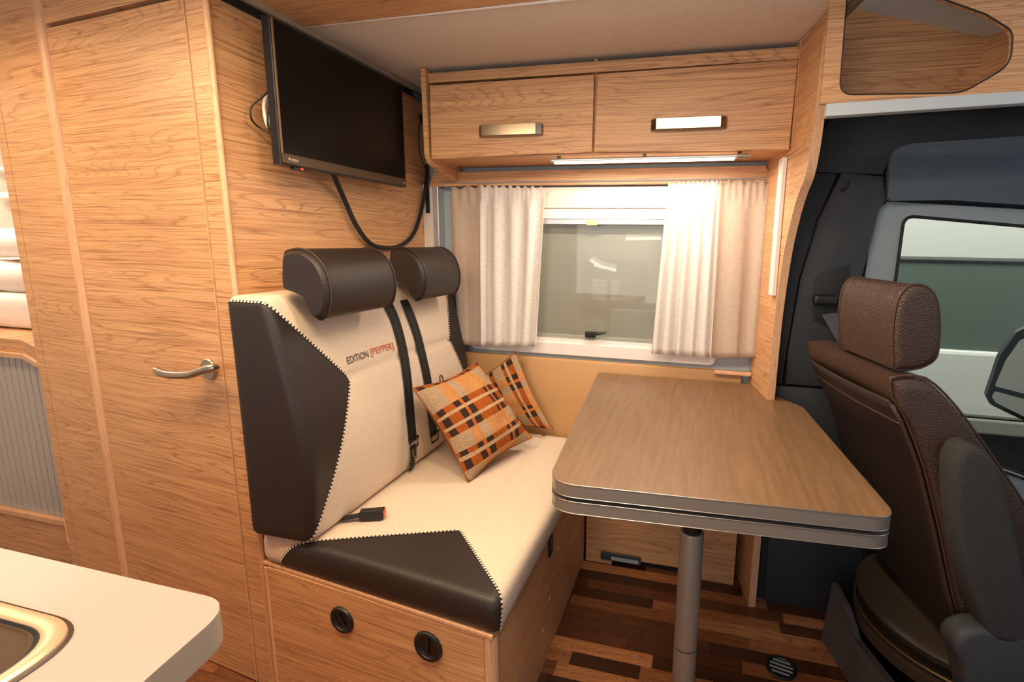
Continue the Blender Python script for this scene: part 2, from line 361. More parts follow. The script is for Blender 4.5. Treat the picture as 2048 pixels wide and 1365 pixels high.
# ================================================================== SETTING
# ---- floor of oak strips
fl=struct('floor',box(B(),(-3.3,-1.0,-.03),(2.6,2.0,-.006)),DARK)
rows=[]; ROW=.052; rest=B(); nplk=0
y=-.9; ri=0
while y<1.97:
    x=-3.3-random.random()*.3
    while x<.75:
        L=random.choice((.22,.3,.36,.44)); x2=min(x+L,.75)
        if x2-x>.03:
            vis=(x2>-.62 and x<.62 and y>.95 and y<1.9)
            bb=rest if not vis else B()
            box(bb,(max(x,-3.3)+.0005,y+.0005,-.0065),(x2-.0005,y+ROW-.0005,random.uniform(-.0004,.0004)))
            if vis: obj('floor_strip',bb,PLAN,fl); nplk+=1
        x=x2
    y+=ROW; ri+=1
obj('floor_strip_field',rest,PLAN,fl,kind='stuff')
# cab floor
struct('floor_cab',box(B(),(.56,.2,-.02),(2.2,1.95,.012)),mat('dark_cab_mat',(28,28,30),.9),)
# ---- outer wall with window opening (x -.90..0, z .90..1.40)
WX0,WX1,WZ0,WZ1=-.925,.03,.885,1.405
w=B()
box(w,(XW-.02,YW,-.02),(WX0,YW+.03,1.95)); box(w,(WX1,YW,-.02),(.30,YW+.03,1.95))
box(w,(WX0,YW,-.02),(WX1,YW+.03,WZ0)); box(w,(WX0,YW,WZ1),(WX1,YW+.03,1.95))
struct('wall_window',w,GREYB)
# ---- partition carrying the television
struct('wall_left',box(B(),(XW-.03,YC+.0105,0),(XW,YW,1.935)),OAK)
# ---- bathroom front (turned 6.5 degrees)
def wslab(bm,s0,s1,z0,z1,o0,o1,bev=0):
    p=[ws(s0,z0,o0),ws(s1,z0,o0),ws(s1,z1,o0),ws(s0,z1,o0)]; return prism(bm,p,-WN*(o1-o0),bev)
S_D0,S_D1,S_P,S_L=.068,.627,.672,.915
wb=struct('wall_bathroom',wslab(wslab(B(),S_L-.0,.955,0,2.0,-.04,0),S_P,S_L-.003,0,2.0,-.04,0),OAK)
obj('end_stile',wslab(B(),.0,S_D0-.0065,0,2.0,-.012,0),OAK,wb)
obj('groove_backing',wslab(B(),0.03,.95,0,2.0,-.045,-.028),RUB,wb)
# corner edging, rounded
struct('trim_1',lathe(B(),ws(-.000,0,-.006)+Vector((0,0,0)),(0,0,1),[(0,0),(.0075,0),(.0075,1.935),(0,1.935)],16),OAKV,smooth=True)
# round profile between door and fixed panel
p=B(); tube(p,[ws(S_D1+.024,0,-.012),ws(S_D1+.024,2.0,-.012)],.0205,24)
struct('trim_2',p,OAKV,smooth=True)
d=struct('door_1',wslab(B(),S_D0,S_D1,.004,1.862,-.028,0,.0015),OAK)
hp=B(); wslab(hp,S_D0,S_D1,1.874,2.0,-.028,0,.0015)
obj('header_panel',hp,OAK,wb)
obj('door_edge_band',wslab(B(),S_D0-.0015,S_D0+.0012,.004,1.862,-.02,.0012),OAKV,d)
# lever handle
hc=PW(421,738,0)
h=B(); lathe(h,hc,-WN,[(0,0),(.029,0),(.029,.006),(.0265,.009),(.011,.009),(.010,.012),(.010,.045),(0,.047)],32)
hnd=obj('door_handle',h,STEEL,d,smooth=True,label='brushed steel lever handle with round rose')
pth=smooth_path([hc-WN*.030,PW(428,736,.044),PW(418,738,.052),PW(400,743,.053),PW(382,749,.053),PW(360,751,.053),PW(340,750,.053),PW(322,746,.053),PW(309,739,.053)],5)
obj('lever',tube(B(),pth,[.0108]*(len(pth)-5)+[.0104,.010,.0092,.008,.006],16),STEEL,hnd,smooth=True)
# ---- ceiling
cl=B(); e1=PZ(1612,93,1.905); e2=PZ(1712,-13,1.905)
dirc=(e2-e1); far=e1-dirc*((1.98-e1.y)/dirc.y*-1); near=e1+dirc*((1.312-e1.y)/dirc.y)
prism(cl,[Vector((XW-.02,1.312,1.905)),near,far,Vector((XW-.02,1.98,1.905))],(0,0,.02))
struct('ceiling',cl,CEILM)
near2=e1+dirc*((-.6-e1.y)/dirc.y)
ce2=B(); prism(ce2,[Vector((XW+.0,-.6,1.897)),Vector((.48,-.6,1.897)),near,Vector((XW+.0,1.312,1.897))],(0,0,.028))
struct('ceiling_wood_panel',ce2,OAKY)
# joint profile between wood and textile
struct('trim_3',tube(B(),[(XW+.002,1.316,1.902),(near.x,1.316,1.902)],.005,8),WHITE)
# beige strip along the partition
struct('trim_4',prism(B(),[(XW,.9,1.885),(XW,1.98,1.885),(XW,1.98,1.905),(XW,.9,1.905)],(.022,0,0)),mat('beige_ceiling_profile',(170,152,134),.5))
struct('trim_15',box(B(),(XW,.9,1.866),(XW+.010,1.98,1.8845)),RUB)  # black strip stands in for the shadow gap below the beige strip
struct('trim_5',prism(B(),[near-Vector((0,0,.022)),far-Vector((0,0,.022)),far+Vector((0,0,.02)),near+Vector((0,0,.02))],(.014,.0,0)),mat('bronze_fascia',(120,100,84),.5))
struct('ceiling_rear',box(B(),(-3.3,-.6,1.96),(XW,1.99,1.98)),CEILM)
struct('ceiling_cab',box(B(),(.25,.4,2.16),(2.4,2.0,2.18)),CEILM)
# ---- downlight in the wood ceiling, just above the frame
dl=thing('ceiling_spot','small round chrome downlight in the wooden ceiling strip','lamp',(-.56,1.22,1.897))
obj('rim',lathe(B(),(-.56,1.22,1.897),(0,0,-1),[(.022,0),(.036,0),(.036,.004),(.026,.006),(.022,.001)],28),CHROME,dl,smooth=True)
obj('lens',lathe(B(),(-.56,1.22,1.897),(0,0,-1),[(0,.001),(.0215,.001),(.0215,.003),(0,.003)],28),emis('warm_lamp_lens',(255,214,160),6),dl)
# ---- pillar panel between lounge and cab (turned 10 degrees)
PN=Vector((.985,.172,0)); PD=Vector((.172,-.985,0)); PO=Vector((.195,1.95,0))
def PP(u,v,off=0): return pln(u,v,PN,PO+PN*off)
TH=.024
fr=[(1680,18),(1674,45),(1668,68),(1660,125),(1652,200),(1643,276),(1629,350),(1610,400),(1589,480),(1575,560),(1563,650),(1555,730),(1549,795)]
front=[PP(u,v,TH) for u,v in fr]
Lst=front[-1].copy(); Lst.z=.012; Fm=PP(1507,1252,TH); 
front=[Vector((p.x,p.y,p.z)) for p in front]
lower=[Vector((Fm.x,Fm.y,.5)),Vector((Fm.x,Fm.y,.001))]
fpts=smooth_path(front,3)+lower
def toplane(p): return p
backp=[PO+PN*TH+PD*(-.02)+Vector((0,0,.001)),PO+PN*TH+PD*(-.02)+Vector((0,0,1.9))]
topz=Vector((fpts[0].x,fpts[0].y,1.9))
poly=[topz]+fpts+backp
pl_=B(); prism(pl_,poly,-PN*TH)
pp=struct('wall_cab_divider',pl_,OAK)
# ply edge strip following its front edge (vertical grain)
eb=B(); prev=None
seq=[topz]+fpts
for i,p in enumerate(seq):
    a=p+PD*.0012+PN*.0006; b=p-PN*(TH+.0006)+PD*.0012
    va,vb,vc,vd=bm4=[eb.verts.new(q) for q in (a,b,b-PD*.003,a-PD*.003)]
    if prev:
        for k in range(4): eb.faces.new((prev[k],prev[(k+1)%4],bm4[(k+1)%4],bm4[k]))
    else: eb.faces.new(bm4)
    prev=bm4
eb.faces.new(prev[::-1])
obj('edge_band',eb,OAKV,pp,smooth=True)
# ---- window
fo=[(WX0-.035,WZ0-.035),(WX1+.035,WZ0-.035),(WX1+.035,WZ1+.035),(WX0-.035,WZ1+.035)]
def ring(bm,outer,inner,y0,y1):
    n=len(outer)
    def q(p,y): return bm.verts.new((p[0],y,p[1]))
    o0=[q(p,y0) for p in outer]; i0=[q(p,y0) for p in inner]; o1=[q(p,y1) for p in outer]; i1=[q(p,y1) for p in inner]
    for k in range(n):
        j=(k+1)%n
        bm.faces.new((o0[k],o0[j],i0[j],i0[k])); bm.faces.new((o1[k],i1[k],i1[j],o1[j]))
        bm.faces.new((o0[k],o1[k],o1[j],o0[j])); bm.faces.new((i0[k],i0[j],i1[j],i1[k]))
    return bm
def rr(x0,x1,z0,z1,r,n=6):
    return [(p.x,p.y) for p in fillet([Vector((x0,z0)),Vector((x1,z0)),Vector((x1,z1)),Vector((x0,z1))],r,n)]
win=struct('window_1',ring(B(),rr(WX0-.035,WX1+.035,WZ0-.035,WZ1+.035,.03),rr(WX0+.01,WX1-.01,WZ0+.012,WZ1-.005,.03),YW-.022,YW+.002),WHITE,smooth=True)
obj('inner_frame',ring(B(),rr(WX0+.008,WX1-.008,WZ0+.010,WZ1-.004,.03),rr(WX0+.024,WX1-.024,WZ0+.030,WZ1-.02,.03),YW-.012,YW+.03),WHITE,win,smooth=True)
GL=glass('tinted_acrylic',(190,192,180),.12,.5,(176,172,158))
obj('window_pane',box(B(),(WX0+.01,YW+.012,WZ0+.012),(WX1-.01,YW+.016,WZ1-.01)),GL,win)
# roller blind housing and its silver bottom bar
bz=PY(1200,445,YW-.014).z
obj('roller_blind_bar',box(B(),(WX0+.012,YW-.030,bz-.009),(WX1-.012,YW-.0225,bz+.010),.002),SILV,win)
t0=PY(1184,443,YW-.03)
obj('blind_tab',box(B(),(t0.x-.022,YW-.036,t0.z-.016),(t0.x+.022,YW-.030,t0.z+.006),.002),mat('tan_tab',(208,176,140),.5),win)
hz=box(B(),(WX0-.04,YW-.03,WZ1+.035),(WX1+.04,YW-.001,1.52),.003)
obj('blind_housing',hz,mat('cream_housing',(238,222,208),.45),win)
# bottom rail of the pane + latch
lz=PY(1186,668,YW+.0)
obj('pane_rail',box(B(),(WX0+.02,YW-.001,WZ0+.028),(WX1-.02,YW+.010,WZ0+.046),.002),mat('grey_rail',(150,150,140),.4),win)
lt=B(); box(lt,(lz.x-.03,YW-.018,lz.z-.014),(lz.x+.012,YW-.0,lz.z+.010),.004); 
tube(lt,smooth_path([(lz.x-.012,YW-.022,lz.z),(lz.x+.02,YW-.026,lz.z+.006),(lz.x+.058,YW-.026,lz.z+.012)],5),[.008]*6+[.007,.006,.005,.004,.004],10)
cyl(lt,(lz.x-.018,YW-.024,lz.z-.002),(lz.x-.018,YW-.016,lz.z-.002),.006,12)
obj('window_latch',lt,BLACK,win,smooth=True)
# tan padded panel below the window and wooden lip beside the pillar
tn=struct('wall_panel_tan',box(B(),(-1.15,1.950,.03),(.165,YW-.002,.832),.008),TAN,smooth=True)
struct('trim_6',box(B(),(.06,1.925,.824),(.196,1.949,.838),.003),OAKV)
# pale channel at the left end of the window wall
tr=struct('trim_7',box(B(),(XW+.001,YW-.04,.84),(XW+.052,YW-.001,1.535),.002),WHITE)
obj('dark_slot',box(B(),(XW+.018,YW-.046,1.42),(XW+.034,YW-.039,1.534)),BLACK,tr)
obj('grey_profile',box(B(),(XW+.053,YW-.05,.84),(XW+.078,YW-.001,1.535),.003),SILV,tr)
# ---- low wooden heater panel under the table
lp=B()
box(lp,(-.409,1.862,.035),(.05,1.878,.70)); box(lp,(-.409,1.862,.0),(-.30,1.878,.035)); box(lp,(.05,1.862,.0),(.182,1.878,.70))
lw=struct('wall_low_panel',lp,OAK)
obj('heater_outlet',box(box(B(),(-.345,1.852,.022),(-.18,1.861,.056),.002),(-.305,1.849,.029),(-.185,1.853,.046)),mat('grey_outlet',(70,76,82),.4,.3),lw)
obj('outlet_flap',box(B(),(-.300,1.8475,.030),(-.188,1.8495,.045)),mat('pale_flap',(170,178,180),.4),lw)
struct('trim_8',box(B(),(-.30,1.885,.0),(.05,1.95,.02)),RUB)
# ================================================================== OVERHEAD CABINET
YF=1.71
cab=thing('overhead_cabinet','long oak overhead cabinet with two flap doors above the window','cabinet',(-.37,1.85,1.60))
cb=B()
box(cb,(-.982,YF+.018,1.600),(.236,1.955,1.612))
box(cb,(-.982,YF+.018,1.612),(.236,YF+.03,1.63)); box(cb,(-.982,1.94,1.612),(.236,1.955,1.90)); box(cb,(-.385,YF+.02,1.61),(-.372,1.94,1.90))
obj('carcass',cb,OAKY,cab)
obj('top_rail',prism(B(),[PY(858,166,YF+.006),PY(1598,118,YF+.006),PY(1601,93,YF+.006),PY(855,147,YF+.006)],(0,.018,0)),OAK,cab)
def cdoor(pts,hp):
    d=obj('door',prism(B(),[PY(u,v,YF) for u,v in pts],(0,.017,0),.0012),OAK,cab)
    a,b,c_,e=[PY(u,v,YF-.026) for u,v in hp]   # tl,tr,br,bl of the bar front
    x0,x1=a.x,b.x; zt=(a.z+b.z)/2; zb=(c_.z+e.z)/2; k=B()
    path=[(x0,YF,),(x0+.004,YF-.012),(x0+.020,YF-.026),(x1-.020,YF-.026),(x1-.004,YF-.012),(x1,YF)]
    inn=[(x1-.010,YF),(x1-.014,YF-.008),(x1-.026,YF-.019),(x0+.026,YF-.019),(x0+.014,YF-.008),(x0+.010,YF)]
    prism(k,[Vector((px,py,zb)) for px,py in path+inn],(0,0,zt-zb),.0012)
    obj('handle',k,CHROME,d,label='polished metal bow handle')
cdoor([(859,171),(1188,149),(1184,303),(863,318)],[(952,248),(1082,247),(1081,268),(953,272)])
cdoor([(1196,148),(1596,119),(1578,299),(1188,303)],[(1300,236),(1456,231),(1456,254),(1300,259)])
# shaped side cheeks with rounded lower corner
def cheek(x0,x1,zb=1.60):
    pr=[(1.985-.03,1.905),(YF-.014,1.905),(YF-.012,1.66),(YF-.004,1.615),(YF+.02,1.590),(YF+.06,1.575),(1.93,1.535),(1.955,1.532)]
    pts=[Vector((x0,a,b)) for a,b in smooth_cheek(pr)]
    return prism(B(),pts,(x1-x0,0,0))
def smooth_cheek(pr):
    f=fillet([Vector(p) for p in ((1.955,1.903),(YF-.010,1.903),(YF-.004,1.588),(1.935,1.534),(1.955,1.534))],[0,.004,.05,.01,0],6)
    return [(p.x,p.y) for p in f]
obj('side_cheek',cheek(-1.001,-.983),OAK,cab); obj('side_cheek',cheek(.237,.256),OAKV,cab)
val=B(); prism(val,[PY(u,v,1.925) for u,v in ((868,345),(1532,331),(1548,366),(857,373))],(0,.018,0),.002)
obj('pelmet_board',val,OAK,cab)
# LED bar
A=Vector((-.531,1.738,1.586)); Bq=Vector((.121,1.738,1.586))
led=thing('led_light_bar','slim silver LED light bar glowing under the overhead cabinet','lamp',(-.2,1.738,1.575))
k=B(); cyl(k,A,Bq,.0065,14); obj('tube_housing',k,SILV,led,smooth=True)
k=B(); cyl(k,Vector((.082,1.738,1.586)),Vector((.119,1.738,1.586)),.0085,14); obj('switch_end',k,ALU,led,smooth=True)
obj('diffuser',box(B(),(-.520,1.732,1.5745),(.075,1.744,1.5795),.001),emis('led_diffuser',(255,236,205),9),led)
for x in (-.505,-.21,.09):
    obj('clip',box(B(),(x-.006,1.733,1.592),(x+.006,1.743,1.5998)),BLACK,led)
_l=area('led_bar_glow',(-.22,1.738,1.571),(0,0,0),.6,.012,3.4,(1,.87,.72))
# ================================================================== TELEVISION
TX=-1.055; ty0,ty1,tz0,tz1=1.108,1.668,1.494,1.842
tv=thing('television','flat black television mounted on the wooden wall beside the cabinet','television',(TX,1.39,1.494))
obj('housing',prism(B(),[Vector((TX-.026,a,b)) for a,b in ((ty0,tz0),(ty1,tz0),(ty1,tz1),(ty0,tz1))],(.025,0,0),.002),BLACK,tv)
obj('screen',box(B(),(TX-.001,ty0+.010,tz0+.030),(TX+.001,ty1-.008,tz1-.008)),SCREEN,tv)
obj('lower_bezel',box(B(),(TX-.001,ty0+.004,tz0+.004),(TX+.0025,ty1-.004,tz0+.028),.0006),BROWNB,tv)
obj('side_bezel',box(B(),(TX-.001,ty0+.004,tz0+.028),(TX+.0022,ty0+.0075,tz1-.004)),mat('bronze_line',(150,120,90),.3,.5),tv)
obj('wall_bracket',box(box(B(),(XW,1.30,1.60),(XW+.012,1.50,1.76)),(XW+.012,1.36,1.64),(TX-.026,1.44,1.72)),BLACK,tv)
st=obj('standby_sensor',box(B(),(TX-.018,ty0+.045,tz0-.008),(TX-.002,ty0+.085,tz0),.002),BLACK,tv)
obj('standby_light',box(B(),(TX-.0025,ty0+.066,tz0-.006),(TX-.0012,ty0+.074,tz0-.001)),emis('red_led',(255,40,20),4),st)
def textobj(name,s,fit,m,parent,place,extr=.0,shear=0,spacing=1):
    cu=bpy.data.curves.new(name,'FONT'); cu.body=s; cu.size=1; cu.space_character=spacing; cu.shear=shear; cu.resolution_u=3
    o=bpy.data.objects.new(name,cu); COL.objects.link(o); dg=bpy.context.evaluated_depsgraph_get(); me=bpy.data.meshes.new_from_object(o.evaluated_get(dg))
    COL.objects.unlink(o); bpy.data.objects.remove(o)
    bm=B(); bm.from_mesh(me); bmesh.ops.triangulate(bm,faces=bm.faces)
    if not bm.verts: bm.free(); return
    x0=min(v.co.x for v in bm.verts); x1=max(v.co.x for v in bm.verts); y1=.72
    for v in bm.verts: v.co=place((v.co.x-x0)/(x1-x0),v.co.y/y1)
    return obj(name,bm,m,parent,recalc=False)
WPR=mat('white_print',(225,215,205),.5)
textobj('brand_lettering','Avtex',None,WPR,tv,lambda a,b:Vector((TX+.0032,ty0+.020+a*.034,tz0+.0115+b*.010)))
textobj('corner_lettering','Byte',None,WPR,tv,lambda a,b:Vector((TX+.0032,ty1-.026+a*.018,tz0+.012+b*.006)))
# cables behind and below the television
def cable(name,pts,r,m,lab,parent=None,n=8):
    o=obj(name,tube(B(),smooth_path(pts,n),r,10),m,parent,smooth='all')
    if lab: tag(o,lab,'cable')
    return o
def on(u,v,x=XW+.02): return PX(u,v,x)
cable('signal_cable',[PX(548,168,TX-.045),on(530,190,XW+.05),on(504,212,XW+.03),on(503,238,XW+.025),on(520,256,XW+.025),on(545,268,XW+.05)],.0024,BLACK,'thin black cable looping out from behind the television')
cable('white_cable',[PX(550,165,TX-.05),on(530,200,XW+.04),on(529,225,XW+.035),on(536,252,XW+.04),on(552,262,XW+.05)],.0045,WHITE,'white cable curving behind the left edge of the television')
cable('plug_cable',[PX(546,212,TX-.05),on(541,235,XW+.045),on(541,252,XW+.045),on(552,268,XW+.05),PX(566,282,TX-.05)],.0085,BLACK,'thick black plug lead behind the left edge of the television')
cb_pts=[PX(662,340,TX-.03),PX(668,352,XW+.05),on(690,402),on(712,450),on(738,485),on(765,496),on(795,494),on(818,480),on(833,455),on(845,410),on(853,360),on(854,330,XW+.02)]
main=obj('television_cable',tube(B(),smooth_path(cb_pts,8),.0078,12),mat('braided_black_sleeve',(26,24,24),.5),None,smooth='all')
noisy(main.data.materials[0],700,.8,.002,'v')
tag(main,'thick black sleeved cable hanging in a loop from the television','cable')
cable('thin_lead',[on(852,338),on(842,315,XW+.012),on(838,285,XW+.012),on(838,255,XW+.012),on(846,243)],.002,BLACK,'thin black lead beside the overhead cabinet left cheek')
sk=thing('wall_socket','small black socket beside the left cheek of the overhead cabinet','socket',on(843,238,XW))
c0=on(843,238,XW); obj('socket_body',box(B(),(XW+.001,c0.y-.018,c0.z-.016),(XW+.028,c0.y+.012,c0.z+.016),.003),BLACK,sk)
obj('socket_plug',lathe(B(),(XW+.03,c0.y-.003,c0.z),(1,0,0),[(0,-.003),(.009,-.003),(.009,.014),(0,.016)],14),BLACK,sk)
coil=B(); a,b=on(828,184,XW+.02),on(847,208,XW+.02); N=90; ax=(b-a); 
cp=[a+ax*(i/N)+Vector((math.cos(i*.72)*.008,0,math.sin(i*.72)*.008)) for i in range(N)]
tag(obj('coiled_cord',tube(coil,cp,.0018,6),mat('blue_grey_cord',(90,110,128),.5),None,smooth='all'),'blue-grey coiled cord at the top corner beside the cabinet','cord')
# ================================================================== CURTAINS
def curtain(name,label,parts,grp='sheer curtains at the window'):
    t=thing(name,label,'curtain',parts[0][1][2],grp)
    for pn,(tl,tr_,bl,br),m,nf,ph,amp in parts:
        nx,nz=max(40,nf*10),26; bm=B(); vs=[]
        for j in range(nz+1):
            tt=j/nz; row=[]
            for i in range(nx+1):
                s=i/nx
                L=lerp(tl,bl,tt); Rr=lerp(tr_,br,tt); 
                p=lerp(L,Rr,s)
                a=amp*(1+.25*math.sin(s*7+ph))*(.75+.35*tt)
                w_=math.sin(s*nf*2*math.pi+ph+.5*math.sin(tt*2.3+s*5))
                gather=.35 if tt<.08 else 1
                p=p+Vector((0.004*math.sin(s*23+ph)*tt,-a*w_*gather-(.005*math.sin(s*nf*7*math.pi)*(1-gather)),0))
                if j==0: p.z+=.006*math.sin(s*nf*4.4*math.pi+ph)
                if j==1: p.z+=.003*math.sin(s*nf*4.4*math.pi+ph)
                if j==nz: p.z+=.004*w_
                row.append(bm.verts.new(p))
            vs.append(row)
        for j in range(nz):
            for i in range(nx): bm.faces.new((vs[j][i],vs[j][i+1],vs[j+1][i+1],vs[j+1][i]))
        ob=obj(pn,bm,m,t,smooth='all',recalc=False)
        so=ob.modifiers.new('s','SOLIDIFY'); so.thickness=.0012
    return t
yc=1.918
q=lambda u,v:PY(u,v,yc)
cl_=curtain('curtain','gathered white and beige curtain at the left side of the window, next to the headrest',[
 ('beige_panel',(q(902,378),q(964,371),q(917,690),q(966,692)),CURB,1,.4,.007),
 ('white_panel',(q(962,372),q(1092,376),q(964,692),q(1077,694)),CURW,4,1.2,.015)])
cr_=curtain('curtain','gathered white and beige curtain at the right side of the window, next to the pillar',[
 ('white_panel',(q(1337,366),q(1442,362),q(1303,708),q(1424,716)),CURW,5,.2,.014),
 ('beige_panel',(q(1440,362),q(1537,364),q(1422,716),q(1511,716)),CURB,2,2.2,.007)])
rl=thing('curtain_rail','thin rail carrying the curtains below the pelmet','rail',(-.4,1.90,1.53))
obj('rail_track',tube(B(),[(-1.06,yc+.002,1.538),(.205,yc+.002,1.538)],.003,8),SILV,rl)
for (u,v) in ((883,381),(890,382)):
    c_=q(u,v); k=B(); n_=14; tube(k,[c_+Vector((math.cos(2*math.pi*i/n_)*.006,0,math.sin(2*math.pi*i/n_)*.006)) for i in range(n_)],.0012,6,closed=True)
    obj('ring',k,STEEL,rl,smooth='all')
# blind guide on the pillar panel
g=B(); g1=PP(1578,318,-TH*0); 
def rail_on(u,v,off): return PP(u,v,-off)
ga,gb=PP(1573,316,-.001),PP(1547,590,-.001); gb=Vector((ga.x*.5+gb.x*.5,ga.y*.5+gb.y*.5,gb.z)); ga=Vector((gb.x,gb.y,ga.z+.0))
prism(g,[ga-PD*.02,ga+PD*.02,gb+PD*.02,gb-PD*.02],-PN*.014,.002)
gt=obj('blind_guide',g,WHITE,None); tag(gt,'white vertical rail fixed on the wooden pillar beside the right curtain','rail')
# ================================================================== BENCH
S0=PW(545,1125); ST=PW(990,1283)
ZB=.405; XF=-.416
bench=thing('dinette_bench','two-seat dinette bench with oak box, cream cushions, dark leather ends and two headrests','bench',(-.78,1.4,0))
s_end=(XW-ST.x)/WD.x if False else (ST-WO).dot(WD)   # negative: bench sticks out into the room
obj('side_panel',wslab(B(),-.018,s_end+.03,0.001,ZB,-.016,.0,.001),OAK,bench)
# rounded front corner post
cp_=ws(s_end+.018,0,-.018)
kk=B(); lathe(kk,Vector((XF-.018,cp_.y+.0,.001)),(0,0,1),[(0,0),(.018,0),(.018,ZB),(0,ZB)],24)
obj('corner_post',kk,OAKV,bench,smooth=True)
obj('front_panel',box(B(),(XF-.016,cp_.y+.016,.001),(XF-.001,1.860,ZB)),OAK,bench,label='darker bench front facing the table leg')
obj('seat_board',prism(B(),[ws(.0,ZB+.001,-.002)+Vector((.004,0,0)),ws(s_end+.006,ZB+.001,.002),Vector((XF+.004,1.90,ZB+.001)),Vector((XW+.003,1.90,ZB+.001))],(0,0,.012),.003),OAKV,bench)
obj('corner_moulding',tube(B(),[ws(-.02,0.001,.0),ws(-.02,ZB+.0,.0)],.005,10),OAKV,bench,smooth=True)
for k_,(u,v) in enumerate(((1100,1090),)):
    c_=PX(u,v,XF); obj('belt_slot',box(B(),(XF-.001,c_.y-.018,c_.z-.035),(XF+.006,c_.y+.018,c_.z+.03),.003),BLACK,bench)
for u,v in ((1117,1098),(1100,1200),(1087,1262)):
    c_=PX(u,v,XF); obj('screw_cap',lathe(B(),(XF-.001,c_.y,c_.z),(1,0,0),[(0,0),(.006,0),(.005,.002),(0,.0025)],12),OAKV,bench)
def socket(u,v,lab,rr_,rot):
    c_=PW(u,v,0); t=thing('socket_outlet',lab,'socket',c_,'round black sockets in the bench side')
    n=-WN
    obj('outer_ring',lathe(B(),c_,n,[(rr_*.62,0),(rr_,0),(rr_,.003),(rr_*.93,.0065),(rr_*.74,.006),(rr_*.66,.001)],40),BLACK,t,smooth=True)
    obj('recess',lathe(B(),c_,n,[(0,.0006),(rr_*.66,.0006),(rr_*.70,.004),(rr_*.64,.0042),(rr_*.58,.0016),(0,.0016)],32),mat('socket_inner',(16,18,20),.3),t,smooth=True)
    rb=B()
    for i in range(16):
        a=2*math.pi*i/16; d_=WD*math.cos(a)+Vector((0,0,1))*math.sin(a); cyl(rb,c_+d_*(rr_-.001),c_+d_*(rr_-.001)+n*.003,.0022,8)
    obj('rim_teeth',rb,BLACK,t)
    a=R(rot); d_=WD*math.cos(a)+Vector((0,0,1))*math.sin(a); e_=-WD*math.sin(a)+Vector((0,0,1))*math.cos(a)
    p0=c_+n*.0018; prism(rb2:=B(),[p0-d_*rr_*.5-e_*.003,p0+d_*rr_*.5-e_*.003,p0+d_*rr_*.5+e_*.003,p0-d_*rr_*.5+e_*.003],n*.0035,.001)
    obj('grip',rb2,BLACK,t)
    return t
socket(685,1240,'black round socket in the bench side nearer the bathroom door',.0375,60)
socket(857,1293,'black round socket in the bench side nearer the table',.0405,90)
# ---- seat cushion
zs0,zs1=ZB+.013,.508
def ynear(x): return (ws((x-XW)/WD.x,0).y)-.004
bm=rbox((-1.148,0,zs0),(-.403,.905,zs1),.028,.014)
for v in bm.verts:
    x,yv,z=v.co; f_=yv/.905; v.co.y=lerp(ynear(x),1.932,f_)
    # waterfall front edge hanging a little lower, soft crown, seam groove
    if z>zs1-.03:
        ax=-.612; 
        if v.co.y>1.17: v.co.z-=.007*math.exp(-((v.co.x-ax)/.007)**2)
        v.co.z+=.004*math.sin(min(1,max(0,(x+1.148)/.745))*math.pi)
    if x>-.44 and z<zs0+.03: v.co.z-=.006
def planeof(p,q_,r_,ref):
    p,q_,r_,ref=map(Vector,(p,q_,r_,ref)); n=(q_-p).cross(r_-p).normalized()
    if (ref-p).dot(n)>0: n=-n
    return p,n   # region = side where dot<0
APX=Vector((-.62,1.174,.508))
SP=[planeof(APX,(-.955,ynear(-.955)+.035,.505),(-1.09,ynear(-1.09),zs0+.004),(-.7,ynear(-.7),.46)),
    planeof(APX,(-.434,.988,.498),(-.408,.952,zs0),(-.7,ynear(-.7),.46))]
def split(bm,planes,thresh=0):
    for p,n in planes:
        bmesh.ops.bisect_plane(bm,geom=bm.verts[:]+bm.edges[:]+bm.faces[:],plane_co=p,plane_no=n,dist=1e-6)
    ins=[f for f in bm.faces if all((f.calc_center_median()-p).dot(n)<0 for p,n in planes)]
    b2=bm.copy(); bm.faces.ensure_lookup_table(); idx={f.index for f in ins}
    bm.faces.index_update(); idx={f.index for f in ins}
    b2.faces.ensure_lookup_table()
    bmesh.ops.delete(b2,geom=[f for i,f in enumerate(b2.faces) if i not in idx],context='FACES')
    bmesh.ops.delete(bm,geom=ins,context='FACES'); return b2
lea=split(bm,SP)
DARKSEAM=mat('dark_seam',(34,26,24),.8)
def boundary_seam(b2,planes,step=.0065):
    es=[e for e in b2.edges if e.is_boundary and all(min(abs((v.co-p).dot(n)) for p,n in planes)<1e-4 for v in e.verts)]
    segs=[(e.verts[0].co.copy(),e.verts[1].co.copy(),(e.link_faces[0].normal.copy() if e.link_faces else Vector((0,0,1)))) for e in es]
    return segs
